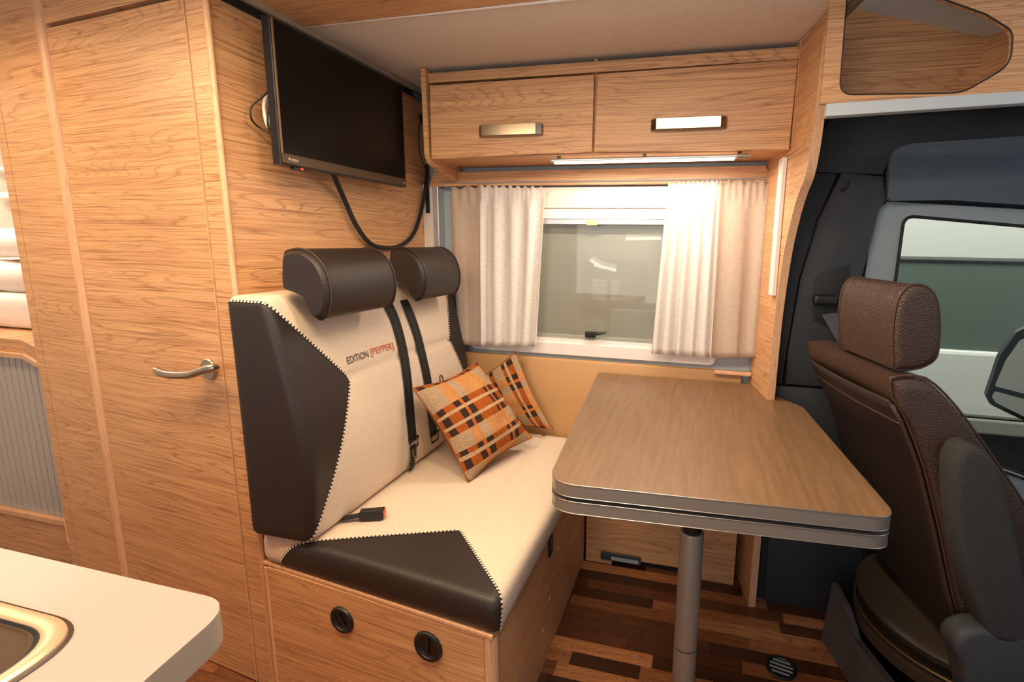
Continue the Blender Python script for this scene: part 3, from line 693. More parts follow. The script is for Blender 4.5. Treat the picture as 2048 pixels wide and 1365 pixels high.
def stitches(segs,m,parent,w_=.0016,L_=.005,gap=.011,off=.0012,side=.004,nm='stitching'):
    # chain segments in order, then lay dashes of thread
    segs=segs[:]; bm=B()
    if not segs: return
    adj={}
    key=lambda v:(round(v.x,5),round(v.y,5),round(v.z,5))
    for i,(a,b,n) in enumerate(segs):
        adj.setdefault(key(a),[]).append(i); adj.setdefault(key(b),[]).append(i)
    used=set(); chains=[]
    starts=[k for k,v in adj.items() if len(v)==1] or [next(iter(adj))]
    for s in starts:
        cur=s; ch=[]
        while True:
            nx=[i for i in adj[cur] if i not in used]
            if not nx: break
            i=nx[0]; used.add(i); a,b,n=segs[i]
            if key(a)==cur: ch.append((a,b,n)); cur=key(b)
            else: ch.append((b,a,n)); cur=key(a)
        if ch: chains.append(ch)
    cnt=0
    for ch in chains:
        d=0; nxt=0
        for a,b,n in ch:
            l=(b-a).length
            if l<1e-7: continue
            t=(b-a)/l
            while nxt<d+l:
                p=a+t*(nxt-d)+n*off; s=n.cross(t).normalized()
                for sg in (0,):
                    q_=p+s*sg; vv_=[bm.verts.new(q_+t*dx*L_/2+s*dy*w_+n*dz) for dx in (-1,1) for dy in (-1,1) for dz in (-.0012,.0006)]
                    for f in ((0,1,3,2),(4,6,7,5),(0,4,5,1),(2,3,7,6),(0,2,6,4),(1,5,7,3)): bm.faces.new([vv_[i] for i in f])
                nxt+=gap; cnt+=1
            d+=l
    if cnt: return obj(nm,bm,m,parent,kind='stuff')
bm.normal_update(); lea.normal_update()
sg=boundary_seam(lea,SP)
seat=obj('seat_cushion',bm,CREAM,bench,smooth='all')
lp_=obj('leather_end',lea,LEA,seat,smooth='all',label='dark brown leather end of the seat cushion')
stitches(sg,DARKSEAM,seat,gap=.006,L_=.007,w_=.0034,off=.0002,nm='seam_line'); stitches(sg,THREAD,seat,gap=.0105,L_=.0055,w_=.0026,off=.001)
# ---- backrest
ZX=[.40,.50,.62,.74,.84,.912,.95,1.05,1.12,1.2]; XX=[-.962,-.955,-.946,-.944,-.953,-.966,-.975,-.998,-1.015,-1.045]
def fx(z): return sum(interp(z+d,ZX,XX) for d in (-.06,-.04,-.02,0,.02,.04,.06))/7
Y0,Y1=.992,1.915; ZT=1.165
bm=rbox((-1.150,Y0,.514),(-.957,Y1,ZT),.026,.013)
KN,KF=1.200,1.790
for v in bm.verts:
    x,yv,z=v.co; t_=(x+1.150)/.193
    v.co.x+=t_*(fx(z)+.957)
    if t_>.6:
        arc=.914+.010*math.sin((yv-Y0)/(Y1-Y0)*math.pi)
        kk_=max(0,min(1,(yv-KN+.012)/.012))*max(0,min(1,(KF+.012-yv)/.012))
        v.co.x-=.011*kk_*math.exp(-((z-arc)/.007)**2)
        # belly of the upholstery
        v.co.x+=.006*math.sin(max(0,min(1,(z-.53)/.38))*math.pi)
    if z>1.14: v.co.z+=.0
cen=(-1.05,Y0,.8)
def xplane(y1,z1,y2,z2,ref): return planeof((0,y1,z1),(0,y2,z2),(1,y1,z1),ref)
BN=[xplane(Y0-.001,ZT-.006,KN,.914,(-1,Y0,.9)),xplane(KN,.914,Y0-.004,.50,(-1,Y0,.9))]
BF=[xplane(Y1+.001,1.16,Y1-.02,1.08,(-1,Y1,.9)),xplane(Y1-.06,1.10,KF,.914,(-1,Y1,.9)),xplane(KF,.914,Y1-.01,.60,(-1,Y1,.9))]
BF=[xplane(Y1-.035,1.17,KF,.914,(-1,Y1,.9)),xplane(KF,.914,Y1-.0,.62,(-1,Y1,.9))]
l1=split(bm,BN); l1.normal_update(); s1=boundary_seam(l1,BN)
l2=split(bm,BF); l2.normal_update(); s2=boundary_seam(l2,BF)
back=obj('backrest',bm,CREAM,bench,smooth='all')
p1=obj('leather_end',l1,LEA,back,smooth='all',label='dark brown leather end panel facing the aisle'); p2=obj('leather_end',l2,LEA,back,smooth='all',label='dark brown leather end panel next to the window')
for q_ in (s1,s2):
    stitches(q_,DARKSEAM,back,gap=.006,L_=.007,w_=.0034,off=.0002,nm='seam_line'); stitches(q_,THREAD,back,gap=.0105,L_=.0055,w_=.0026,off=.001)
def bx(y,z):
    arc=.914+.010*math.sin((y-Y0)/(Y1-Y0)*math.pi)
    return fx(z)-.008*math.exp(-((z-arc)/.008)**2)+.006*math.sin(max(0,min(1,(z-.53)/.38))*math.pi)
def onback(u,v,off=.002):
    x=-.97
    for _ in range(6):
        p=PX(u,v,x); x=bx(p.y,p.z)+off
    return PX(u,v,x)
T0,T1,T2,T3=onback(696,729),onback(738,714),onback(743,711),onback(788,697)
def tplace(a0,a1,h):
    def f_(a,b):
        y_=lerp(a0.y,a1.y,a); z_=lerp(a0.z,a1.z,a)+b*h; return Vector((bx(y_,z_)+.0025,y_,z_))
    return f_
textobj('lettering','EDITION',None,mat('charcoal_print',(54,46,42),.7),back,tplace(T0,T1,.021))
textobj('lettering','[PEPPER]',None,mat('orange_print',(196,90,44),.7),back,tplace(T2,T3,.021))['label']='orange lettering'
# ---- headrests
HP=[(565,520),(567,505),(580,499),(600,498),(622,508),(640,527),(652,552),(659,585),(658,612),(652,632),(642,640),(634,640),(628,632),(620,612),(612,598),(598,589),(580,582),(569,577),(565,560)]
def headrest(label,dy,y0,y1):
    prof=[PY(u,v,1.055) for u,v in HP]; prof=[Vector((p.x,0,p.z)) for p in prof]
    n=len(prof); c_=sum(prof,Vector())/n; bm=B(); rings=[]
    ys=[(0,.86),(.006,.93),(.014,.975),(.028,1.0)]
    seq=[(y0+a,s) for a,s in ys]+[(lerp(y0+.03,y1-.03,k/8),1.0) for k in range(9)]+[(y1-a,s) for a,s in ys[::-1]]
    pr=smooth_path(prof+[prof[0]],2)[:-1]; pr=[c_+(p-c_) for p in pr]; c2=sum(pr,Vector())/len(pr)
    for yy,s in seq: rings.append([bm.verts.new(Vector((c2.x+(p.x-c2.x)*s,yy,c2.z+(p.z-c2.z)*s))) for p in pr])
    for A_,B_ in zip(rings,rings[1:]):
        for k in range(len(pr)): bm.faces.new((A_[k],A_[(k+1)%len(pr)],B_[(k+1)%len(pr)],B_[k]))
    bm.faces.new(rings[0][::-1]); bm.faces.new(rings[-1])
    t=obj('headrest',bm,LEA,bench,smooth=True,label=label)
    for yy in (y0+.016,y1-.016):
        pts=[Vector((c2.x+(p.x-c2.x)*1.004,yy,c2.z+(p.z-c2.z)*1.004)) for p in pr]
        obj('piping',tube(B(),pts,.0022,6,closed=True),mat('seam_piping',(60,44,34),.5),t,smooth='all')
    for yy in (lerp(y0,y1,.3),lerp(y0,y1,.7)):
        obj('post',box(B(),(-1.06,yy-.006,1.10),(-1.04,yy+.006,1.20)),BLACK,t)
    return t
headrest('dark brown leather headrest nearer the bathroom door, above the lettering',0,1.045,1.350)
headrest('dark brown leather headrest nearer the window curtain',0,1.492,1.765)
# ---- belts
def belt(label,pts,w_,tongue):
    t=thing('seat_belt',label,'seat belt',pts[0],'black shoulder belts on the bench backrest')
    P=smooth_path(pts,8); obj('strap',ribbon(B(),P,Vector((0,w_,.0)),.002),WEB,t,smooth=False)
    for sgn in (-.5,.5): obj('strap_rib',ribbon(B(),[p+Vector((.0016,w_*sgn,0)) for p in P],Vector((0,w_*.1,0)),.001),BLACK,t)
    c_=Vector(pts[-1]); k=B()
    tube(k,[c_+Vector((.004,-w_*1.15,.012)),c_+Vector((.004,w_*1.15,.012)),c_+Vector((.004,w_*.9,-.02)),c_+Vector((.004,-w_*.9,-.02))],.0035,8,closed=True)
    if tongue:
        obj('tongue_cover',k,BLACK,t,smooth='all')
        k=B(); e=Vector((.004,0,-.05)); box(k,(c_.x+.002,c_.y-.011,c_.z-.058),(c_.x+.006,c_.y-.004,c_.z-.018)); box(k,(c_.x+.002,c_.y+.004,c_.z-.058),(c_.x+.006,c_.y+.011,c_.z-.018)); box(k,(c_.x+.002,c_.y-.011,c_.z-.062),(c_.x+.006,c_.y+.011,c_.z-.052)); obj('steel_tongue',k,STEEL,t)
        obj('lower_strap',ribbon(B(),smooth_path([c_+Vector((0,0,-.012)),c_+Vector((.0,-.004,-.06)),c_+Vector((-.004,-.012,-.10))],6),Vector((0,w_*.6,0)),.002),WEB,t)
    else: obj('tongue_cover',k,BLACK,t,smooth='all')
HW=.0235
belt('black shoulder belt lying on the backrest, the one nearer the lettering',[PX(772,600,-1.035),onback(778,612,.006),onback(792,645,.004),onback(806,700,.004),onback(815,760,.004),onback(820,820,.004),onback(826,884,.004)],HW,True)
belt('black shoulder belt running behind the plaid pillow, the one nearer the window',[PX(784,581,-1.04),PX(800,590,-1.025),onback(816,618,.006),onback(833,665,.004),onback(845,712,.004),onback(856,765,.004),onback(863,825,.004),onback(868,872,.004)],HW,False)
gd=thing('belt_guide','black belt guide bracket between the two headrests','bracket',PX(780,578,-1.05))
g0=PX(780,574,-1.045); obj('guide_loop',tube(B(),[g0+Vector((0,-.022,-.010)),g0+Vector((0,.022,-.010)),g0+Vector((0,.022,.012)),g0+Vector((0,-.022,.012))],.0035,8,closed=True),BLACK,gd,smooth='all')
obj('guide_stem',box(B(),(g0.x-.006,g0.y-.006,ZT-.01),(g0.x+.0,g0.y+.006,g0.z)),BLACK,gd)
# ---- buckle on the seat
bk=thing('belt_buckle','black seat belt buckle with a red button lying on the seat','buckle',PZ(745,1035,.512))
c0=PZ(722,1030,.530); c1=PZ(766,1027,.530); ax=(c1-c0).normalized(); sd=ax.cross(Vector((0,0,1))).normalized()
cc=lerp(c0,c1,.5); L=.066
def obox(c,ax,sd,lx,ly,lz,bev=.002,tap=1):
    up=Vector((0,0,1)); p=[c-ax*lx/2-sd*ly/2*tap-up*lz/2,c+ax*lx/2-sd*ly/2-up*lz/2,c+ax*lx/2+sd*ly/2-up*lz/2,c-ax*lx/2+sd*ly/2*tap-up*lz/2]
    return prism(B(),p,up*lz,bev)
obj('buckle_body',obox(cc,ax,sd,L,.032,.026,.004,.85),BLACK,bk)
obj('red_button',obox(cc+ax*(L/2+.0005),ax,sd,.004,.025,.018,.001),RED,bk)
obj('buckle_strap',ribbon(B(),smooth_path([cc-ax*(L/2-.004),cc-ax*(L/2+.03)-Vector((0,0,.006)),cc-ax*(L/2+.055)-Vector((0,0,.006))],5),sd*.011,.004),WEB,bk)
# ================================================================== PLAID PILLOWS
def pillow(label,A_,B_,C_,D_,th,flip=False):
    A_,B_,C_,D_=map(Vector,(A_,B_,C_,D_)); N=30; cen_=(A_+B_+C_+D_)/4
    nrm=((B_-D_).cross(A_-C_)).normalized()
    if nrm.dot(Vector((0,0,CAMH))-cen_)<0: nrm=-nrm
    def pt(u,v,side):
        p=lerp(lerp(A_,B_,u),lerp(D_,C_,u),v)
        # pull edges in between corners
        bu=math.sin(u*math.pi); bv=math.sin(v*math.pi)
        e=(cen_-p)
        inn=.055*(bu*(abs(2*v-1)**4)+bv*(abs(2*u-1)**4))
        p=p+e*inn*2.0
        h=(max(0,bu)**.5*max(0,bv)**.5)
        h=h*(1+.05*math.sin(u*17+v*9)+.04*math.sin(v*23-u*6))
        return p+nrm*side*(th/2*h)
    t=thing('plaid_pillow',label,'pillow',(cen_.x,cen_.y,min(C_.z,D_.z)),'plaid scatter pillows on the bench')
    for side,nm,m in ((1,'plaid_front',PLAID),(-1,'back_cover',PLBACK)):
        bm=B(); uvl=bm.loops.layers.uv.new('UVMap'); g_=[[bm.verts.new(pt(i/N,j/N,side)) for i in range(N+1)] for j in range(N+1)]
        for j in range(N):
            for i in range(N):
                f=bm.faces.new((g_[j][i],g_[j+1][i],g_[j+1][i+1],g_[j][i+1]))
                for l_,(a,b) in zip(f.loops,((i,j),(i,j+1),(i+1,j+1),(i+1,j))): l_[uvl].uv=(min(.999,a/N),min(.999,b/N)) if not flip else (min(.999,b/N),min(.999,a/N))
        obj(nm,bm,m,t,smooth='all',recalc=False)
    ed=[pt(i/20,0,0) for i in range(20)]+[pt(1,i/20,0) for i in range(20)]+[pt(1-i/20,1,0) for i in range(20)]+[pt(0,1-i/20,0) for i in range(20)]
    obj('seam_edge',tube(B(),ed,.0028,6,closed=True),mat('orange_seam',(150,88,50),.9),t,smooth='all')
    return t,pt
pA,pB,pC,pD=PX(825,777,-.905),PY(954,724,1.735),PY(1064,876,1.735),PZ(937,966,.512)
pw,ppt=pillow('large orange and brown plaid pillow leaning in front against the backrest',pA,pB,pC,pD,.15)
print('pillow',[(pA-pB).length,(pB-pC).length,(pC-pD).length,(pD-pA).length],pA,pB,pC,pD)
lpz=ppt(.36,0,0)-Vector((0,0,.003)); obj('hang_loop',tube(B(),smooth_path([lpz+Vector((0,-.01,.0)),lpz+Vector((-.004,-.006,.022)),lpz+Vector((-.004,.008,.022)),lpz+Vector((0,.012,.0))],5),.003,6),PLBACK,pw)
qB,qC=PY(1032,704,1.885),PY(1106,860,1.885)
qA=qB+Vector((-.255,-.0,-.165)); qD=Vector((-.80,1.885,.53))
pillow('smaller-looking orange and brown plaid pillow behind, against the tan side wall',qA,qB,qC,qD,.09,True)
# ================================================================== TABLE
ZTB=.796
tb=thing('dinette_table','grey-brown dinette table with two stacked leaves on a single column','table',(.008,1.29,0))
tp=[PZ(u,v,ZTB) for u,v in ((1203,738),(1500,741),(1547,793),(1603,816),(1786,1022),(1086,900))]
tp[0].y=tp[0].y; 
front_l,front_r=PZ(1086,900,ZTB),PZ(1786,1022,ZTB)
corner=[PZ(1203,738,ZTB),PZ(1500,741,ZTB),PZ(1545,790,ZTB),PZ(1606,815,ZTB),PZ(1800,1040,ZTB),PZ(1094,965,ZTB)]
for i in (0,1): corner[i].y=min(corner[i].y,1.922)
rad=[.012,.012,.05,.05,.05,.07]
outl=fillet(corner,rad,8)
print('table',corner)
def shrink(pts,k):
    c_=sum(pts,Vector())/len(pts); return [c_+(p-c_)*(1-k) for p in pts]
obj('table_top',prism(B(),[p-Vector((0,0,.0015)) for p in outl],(0,0,.0018)),TTOP,tb,label='brown wood-look upper surface')
obj('upper_leaf_edge',prism(B(),[p-Vector((0,0,.030)) for p in outl],(0,0,.0285)),EDGE,tb,smooth=True)
obj('leaf_gap',prism(B(),[p-Vector((0,0,.040)) for p in shrink(outl,.02)],(0,0,.010)),RUB,tb)
obj('lower_leaf_edge',prism(B(),[p-Vector((0,0,.067)) for p in outl],(0,0,.027)),EDGE,tb,smooth=True)
for z_ in (.0005,.0300,.0400,.0672):
    obj('edge_lip',tube(B(),[p-Vector((0,0,z_)) for p in outl],.0011,6,closed=True),STEEL,tb,smooth='all')
px,py_=.010,1.29
obj('column',lathe(B(),(px,py_,.02),(0,0,1),[(0,0),(.032,0),(.032,.170),(0,.170)],40),ALU,tb,smooth=True)
obj('column_ring',lathe(B(),(px,py_,.189),(0,0,1),[(0,0),(.0305,0),(.0305,.006),(0,.006)],40),RUB,tb,smooth=True)
obj('column_upper',lathe(B(),(px,py_,.194),(0,0,1),[(0,0),(.032,0),(.032,.346),(.030,.350),(0,.350)],40),ALU,tb,smooth=True)
obj('column_neck',lathe(B(),(px,py_,.540),(0,0,1),[(0,0),(.024,0),(.024,.03),(.026,.034),(.026,.179),(0,.179)],32),BLACK,tb,smooth=True)
obj('mounting_plate',box(B(),(px-.13,py_-.09,.7195),(px+.13,py_+.20,.7285),.002),ALU,tb)
obj('foot_plate',lathe(B(),(px,py_,.001),(0,0,1),[(0,0),(.05,0),(.05,.006),(.04,.012),(.036,.019),(0,.019)],40),ALU,tb,smooth=True)
# spot glints on the table back edge: small hinge screws
# ================================================================== FLOOR VENT
fv=thing('floor_vent','small round black floor vent with bright slats near the cab','vent',PZ(1562,1337,0))
c_=PZ(1562,1337,0.001); VR=.047
obj('vent_rim',lathe(B(),c_,(0,0,1),[(VR*.74,0),(VR,0),(VR,.003),(VR*.94,.0055),(VR*.80,.005),(VR*.74,.001)],40),BLACK,fv,smooth=True)
obj('vent_recess',lathe(B(),c_,(0,0,1),[(0,0),(VR*.76,0),(VR*.76,.0008),(0,.0008)],32),RUB,fv)
for i in range(4):
    a=(-1.5+i)*.0155; hl=math.sqrt(max(1e-6,(VR*.74)**2-a*a)); dv=Vector((math.cos(R(-12)),math.sin(R(-12)),0)); sv=Vector((-dv.y,dv.x,0))
    m_=c_+sv*a; prism(k:=B(),[m_-dv*hl-sv*.003+Vector((0,0,.002)),m_+dv*hl-sv*.0024+Vector((0,0,.002)),m_+dv*hl+sv*.0010+Vector((0,0,.0045)),m_-dv*hl+sv*.0010+Vector((0,0,.0045))],(0,0,.0012))
    obj('slat',k,mat('vent_slat',(170,182,186),.25,.6) if i==0 else bpy.data.materials['vent_slat'],fv)
# ================================================================== KITCHEN WORKTOP
kt=thing('kitchen_worktop','pale cream kitchen worktop with a rounded corner in the foreground','worktop',(-.8,.2,.86))
kc=[Vector((-1.5,.408,.90)),PZ(418,1196,.90),PZ(300,1365,.90)+Vector((.008,0,0)),]
k0=PZ(330,1168,.90); k1=PZ(0,1094,.90); k2=PZ(300,1352,.90); 
tr_c=Vector((-.497,.402,.90)); br_c=Vector((-.462,.20,.90)); 
kp=fillet([Vector((-1.5,.407,.90)),tr_c,Vector((-.485,.30,.90)),Vector((-.43,.05,.90)),Vector((-1.5,.05,.90))],[0,.045,.05,0,0],10)
obj('worktop_slab',prism(B(),[p-Vector((0,0,.0385)) for p in kp],(0,0,.0385),.0012),WTOP,kt,smooth=True)
obj('edge_band',prism(B(),[p+Vector((0,0,-.037)) for p in [lerp(sum(kp,Vector())/len(kp),p,1.0015) for p in kp]],(0,0,.035)),WEDGE,kt,smooth=True)
ku=thing('kitchen_cabinet','oak kitchen cabinet carrying the cream worktop','cabinet',(-.9,.2,0))
obj('carcass',box(B(),(-1.48,.06,.0),(-.56,.36,.858)),OAK,ku)
# sink: steel rim + flat lid
sk_=thing('kitchen_sink','round-cornered steel sink set into the cream worktop','sink',(-.78,.28,.88))
so=[PZ(u,v,.9015) for u,v in ((-40,1207),(60,1226),(118,1243),(141,1270),(138,1300),(110,1340),(85,1365))]
def sinkring(off0,off1,z0,z1):
    a=[]; 
    o_=fillet([Vector((-1.15,.332-off0,z0)),Vector((-.600-off0,.332-off0,z0)),Vector((-.592-off0,.075,z0)),Vector((-1.15,.075,z0))],[0,.07-off0*.6,.02,0],10)
    i_=fillet([Vector((-1.15,.332-off1,z1)),Vector((-.600-off1,.332-off1,z1)),Vector((-.592-off1,.075+.0*off1,z1)),Vector((-1.15,.075,z1))],[0,.07-off1*.6,.02,0],10)
    return o_,i_
def band(bm,rs):
    rv=[[bm.verts.new(p) for p in r_] for r_ in rs]
    for A_,B_ in zip(rv,rv[1:]):
        for k in range(len(A_)): bm.faces.new((A_[k],A_[(k+1)%len(A_)],B_[(k+1)%len(A_)],B_[k]))
    return rv
def sr(off,z): return fillet([Vector((-1.15,.332-off,z)),Vector((-.600-off,.332-off,z)),Vector((-.592-off,.078,z)),Vector((-1.15,.078,z))],[0.001,max(.02,.062-off*.5),.02,.001],10)
b=B(); band(b,[sr(0,.9005),sr(.001,.904),sr(.004,.906),sr(.014,.9055),sr(.018,.903)]); obj('sink_rim',b,mat('warm_steel_rim',(190,164,136),.35,.4),sk_,smooth=True,recalc=True)
b=B(); band(b,[sr(.0172,.9035),sr(.0185,.9042),sr(.0215,.902)]); obj('sealing_lip',b,RUB,sk_,smooth=True)
b=B(); rv=band(b,[sr(.0205,.9022),sr(.023,.9028),sr(.025,.9016),sr(.028,.9012)]); b.faces.new(rv[-1]); obj('sink_basin',b,mat('brown_speckled_basin',(66,48,33),.6,0,.2),sk_,smooth=True)  # flat glass lid, its brown reflection painted as a matte colour
b=B(); band(b,[sr(-.003,.9012),sr(-.001,.903),sr(.001,.9012)]); obj('outer_gasket',b,mat('dark_gasket',(64,48,36),.5),sk_,smooth=True)
c_=PZ(-6,1262,.903); c_=PZ(2,1262,.896)
# ================================================================== REAR BEDROOM
bd=thing('bed','white made bed on a curved oak platform seen at far left','bed',(-2.75,1.5,.93))
obj('mattress',rbox((-3.25,1.36,.935),(-2.45,1.97,1.075),.03,.03),BED,bd,smooth='all')
bm=rbox((-3.25,1.38,1.078),(-2.47,1.97,1.195),.05,.03)
for v in bm.verts: v.co.z+=.006*math.sin(v.co.x*17)*math.cos(v.co.y*13)
obj('duvet',bm,BED,bd,smooth='all')
bm=rbox((-2.98,1.42,1.212),(-2.52,1.70,1.33),.055,.03)
tag(obj('bed_pillow',bm,BED,None,smooth='all'),'white bed pillow on top of the duvet at far left','pillow')
bb=bd
bp=fillet([Vector((-3.272,1.22,.882)),Vector((-2.34,1.22,.882)),Vector((-2.13,1.145,.882)),Vector((-2.13,1.97,.882)),Vector((-3.272,1.97,.882))],[0,.08,.03,0,0],8)
obj('platform',prism(B(),[p-Vector((0,0,.014)) for p in bp],(0,0,.016)),OAKV,bb)
bp2=fillet([Vector((-3.272,1.235,.884)),Vector((-2.36,1.235,.884)),Vector((-2.15,1.16,.884)),Vector((-2.15,1.96,.884)),Vector((-3.272,1.96,.884))],[0,.08,.03,0,0],8)
obj('fascia',prism(B(),bp2,(0,0,.049)),OAK,bb)
# roller shutter cabinet
tc_=thing('shutter_cabinet','grey ribbed roller shutter cabinet under the bed platform','cabinet',(-2.6,1.5,0))
path=fillet([Vector((-3.272,1.26,0)),Vector((-2.30,1.26,0)),Vector((-2.10,1.155,0)),Vector((-2.10,1.2,0))],[0,.10,0,0],14)[:-1]
pts=[path[0]]; 
def resample(P,step):
    out=[P[0]]; acc=0
    for a,b_ in zip(P,P[1:]):
        l=(b_-a).length; 
        while acc+l>=step:
            t_=(step-acc)/l; a=a+(b_-a)*t_; out.append(a); l=(b_-a).length; acc=0
        acc+=l
    return out
RP=resample(path[::-1],.034)
TAMB=mat('grey_tambour_slat',(186,182,176),.4,.25)
for i,(a,b_) in enumerate(zip(RP,RP[1:])):
    t_=(b_-a).normalized(); n_=Vector((t_.y,-t_.x,0)); 
    if n_.y>0: n_=-n_
    a2=a+t_*.002; b2=b_-t_*.002
    if i<32: obj('slat',prism(B(),[a2+Vector((0,0,.235)),b2+Vector((0,0,.235)),b2+Vector((0,0,.866)),a2+Vector((0,0,.866))],n_*.006,.0008,1),TAMB,tc_)
bk_=B(); 
for a,b_ in zip(path,path[1:]):
    if (b_-a).length>1e-5:
        t_=(b_-a).normalized(); n_=Vector((t_.y,-t_.x,0)); n_=n_ if n_.y>0 else -n_
        prism(bk_,[a+Vector((0,0,.235)),b_+Vector((0,0,.235)),b_+Vector((0,0,.866)),a+Vector((0,0,.866))],n_*.008)
obj('shutter_backing',bk_,RUB,tc_)
bp3=fillet([Vector((-3.272,1.235,.0)),Vector((-2.30,1.235,.0)),Vector((-2.105,1.13,.0)),Vector((-2.105,1.96,.0)),Vector((-3.272,1.96,.0))],[0,.08,.02,0,0],8)
obj('base_step',prism(B(),[p+Vector((0,0,.214)) for p in bp3],(0,0,.02),.004),OAKV,tc_)
obj('plinth',prism(B(),[Vector((p.x-.01,p.y+.012,.0)) for p in bp3],(0,0,.213)),OAK,tc_)
# rear walls / shelf
struct('wall_rear',box(B(),(-3.35,-.6,0),(-3.30,1.99,1.96)),CEILM)
struct('wall_rear_side',box(B(),(-3.3,1.985,0),(XW-.022,2.01,1.96)),mat('warm_lining',(240,214,176),.6))
sh=thing('rear_shelf','white shelf unit above the bed pillow at far left edge','shelf',(-2.8,1.9,1.4))
obj('shelf_board',box(B(),(-3.27,1.72,1.475),(-2.4,1.975,1.50)),WHITE,sh); obj('upright',box(B(),(-2.66,1.76,1.20),(-2.62,1.975,1.474)),WHITE,sh)
obj('shelf_board',box(B(),(-3.27,1.72,1.60),(-2.4,1.975,1.615)),WHITE,sh)
obj('dark_panel',box(B(),(-2.56,1.93,1.25),(-2.50,1.975,1.47)),DARK,sh)
# ================================================================== CAB
# overhead cab locker wall with rounded opening
YO=1.455
def opening():
    return fillet([PY(u,v,YO) for u,v in ((1700,-60),(1700,20),(1678,197),(1890,186),(1965,178),(2010,130),(2030,60),(1960,5),(1800,-60))],[0,.0,.03,0.02,.05,.05,.05,.1,0],8)
ow=B()
outer=[PY(1655,207,YO),PY(2140,176,YO)]
x0_,x1_=.262,1.35; zb_=PY(1656,207,YO).z; zt_=2.16
hole=[Vector((p.x,p.y,p.z)) for p in fillet([Vector((.300,YO,2.02)),Vector((.288,YO,1.688)),Vector((.575,YO,1.690)),Vector((.665,YO,1.730)),Vector((.675,YO,1.80)),Vector((.625,YO,1.855)),Vector((.45,YO,1.915)),Vector((.36,YO,2.02))],[0,.05,.05,.07,.06,.06,0,0],8)]
oc=[PY(u,v,YO) for u,v in ((1694,-5),(1678,190),(1925,186),(2022,130),(2027,62),(1972,28),(1860,-12),(1760,-60),(1720,-80))]
hole=fillet(oc,[.0,.035,.08,.05,.04,.05,0,0,0],8)
# face with hole: bridge outline -> hole through triangulation
def face_with_hole(outer,hole,y0,y1):
    bm=B(); 
    def loop(P,y): return [bm.verts.new(Vector((p.x,y,p.z))) for p in P]
    def ed(vs): return [bm.edges.new((vs[i],vs[(i+1)%len(vs)])) for i in range(len(vs))]
    for y_ in (y0,y1):
        o_=loop(outer,y_); h_=loop(hole,y_); bmesh.ops.triangle_fill(bm,edges=ed(o_)+ed(h_),use_beauty=True)
        if y_==y0: O0,H0=o_,h_
        else: O1,H1=o_,h_
    for A_,C_ in ((O0,O1),(H0,H1)):
        for k in range(len(A_)): bm.faces.new((A_[k],A_[(k+1)%len(A_)],C_[(k+1)%len(A_)],C_[k]))
    return bm
outer=[Vector((x0_,YO,zb_)),Vector((x1_,YO,PY(2048,182,YO).z+.01)),Vector((x1_,YO,zt_)),Vector((x0_,YO,zt_))]
ol=struct('wall_cab_overhead',face_with_hole(outer,hole,YO,YO+.016),OAK)
k=B()
N_=len(hole)
obj('opening_edge',tube(B(),[Vector((p.x,YO+.001,p.z)) for p in hole],.002,6,closed=True),BLACK,ol,smooth='all')
YB=1.74
kb=PY(1962,130,YB); kt0=PY(1745,25,YB); kt1=PY(1970,74,YB)
struct('wall_cab_locker_back',box(B(),(.25,YB,1.715),(kb.x,YB+.015,2.16)),OAK)
struct('wall_cab_locker_side',prism(B(),[(kb.x,YB,1.70),(kb.x+.10,1.475,1.70),(kb.x+.12,1.475,1.70),(kb.x+.02,YB,1.70)],(0,0,.45)),OAK)
sl=(kt1.z-kt0.z)/(kt1.x-kt0.x); z25=kt0.z+sl*(.25-kt0.x); z12=kt0.z+sl*(1.2-kt0.x)
struct('ceiling_cab_locker',prism(B(),[(.25,1.475,z25),(1.2,1.475,z12),(1.2,1.475,z12+.02),(.25,1.475,z25+.02)],(0,.265,0)),mat('grey_locker_lining',(206,210,210),.8))
wsrp=B(); prism(wsrp,[PY(1654,207,YO-.004),PY(2560,148,YO-.004),PY(2560,172,YO-.004),PY(1652,233,YO-.004)],(0,.03,0),.002)
struct('trim_9',wsrp,mat('light_grey_strip',(196,204,208),.5))
# dark side of the cab: slabs around the window
YD=1.86
zt1=PY(1800,440,YD).z
def slab(name,pts,y,th,m,bev=.0,lab=None,par=None,rad=0,kind='structure'):
    P=[PY(u,v,y) for u,v in pts]
    for p in P: p.x=max(p.x,.262)
    if rad: P=fillet(P,rad,6)
    b=prism(B(),P,(0,th,0),bev)
    return obj(name,b,m,par,smooth=bool(bev),kind=None if par else kind,label=lab)
wc=B()
gx0=PY(1770,500,YD).x; gz1=PY(1830,425,YD).z; gz0=.52
box(wc,(.27,YD,-.02),(gx0,YD+.03,2.16)); box(wc,(gx0,YD,gz1),(2.3,YD+.03,2.16)); box(wc,(gx0,YD,-.02),(2.3,YD+.03,gz0)); box(wc,(1.6,YD,gz0),(2.3,YD+.03,gz1))
wcab=struct('wall_cab_side',wc,DARK)
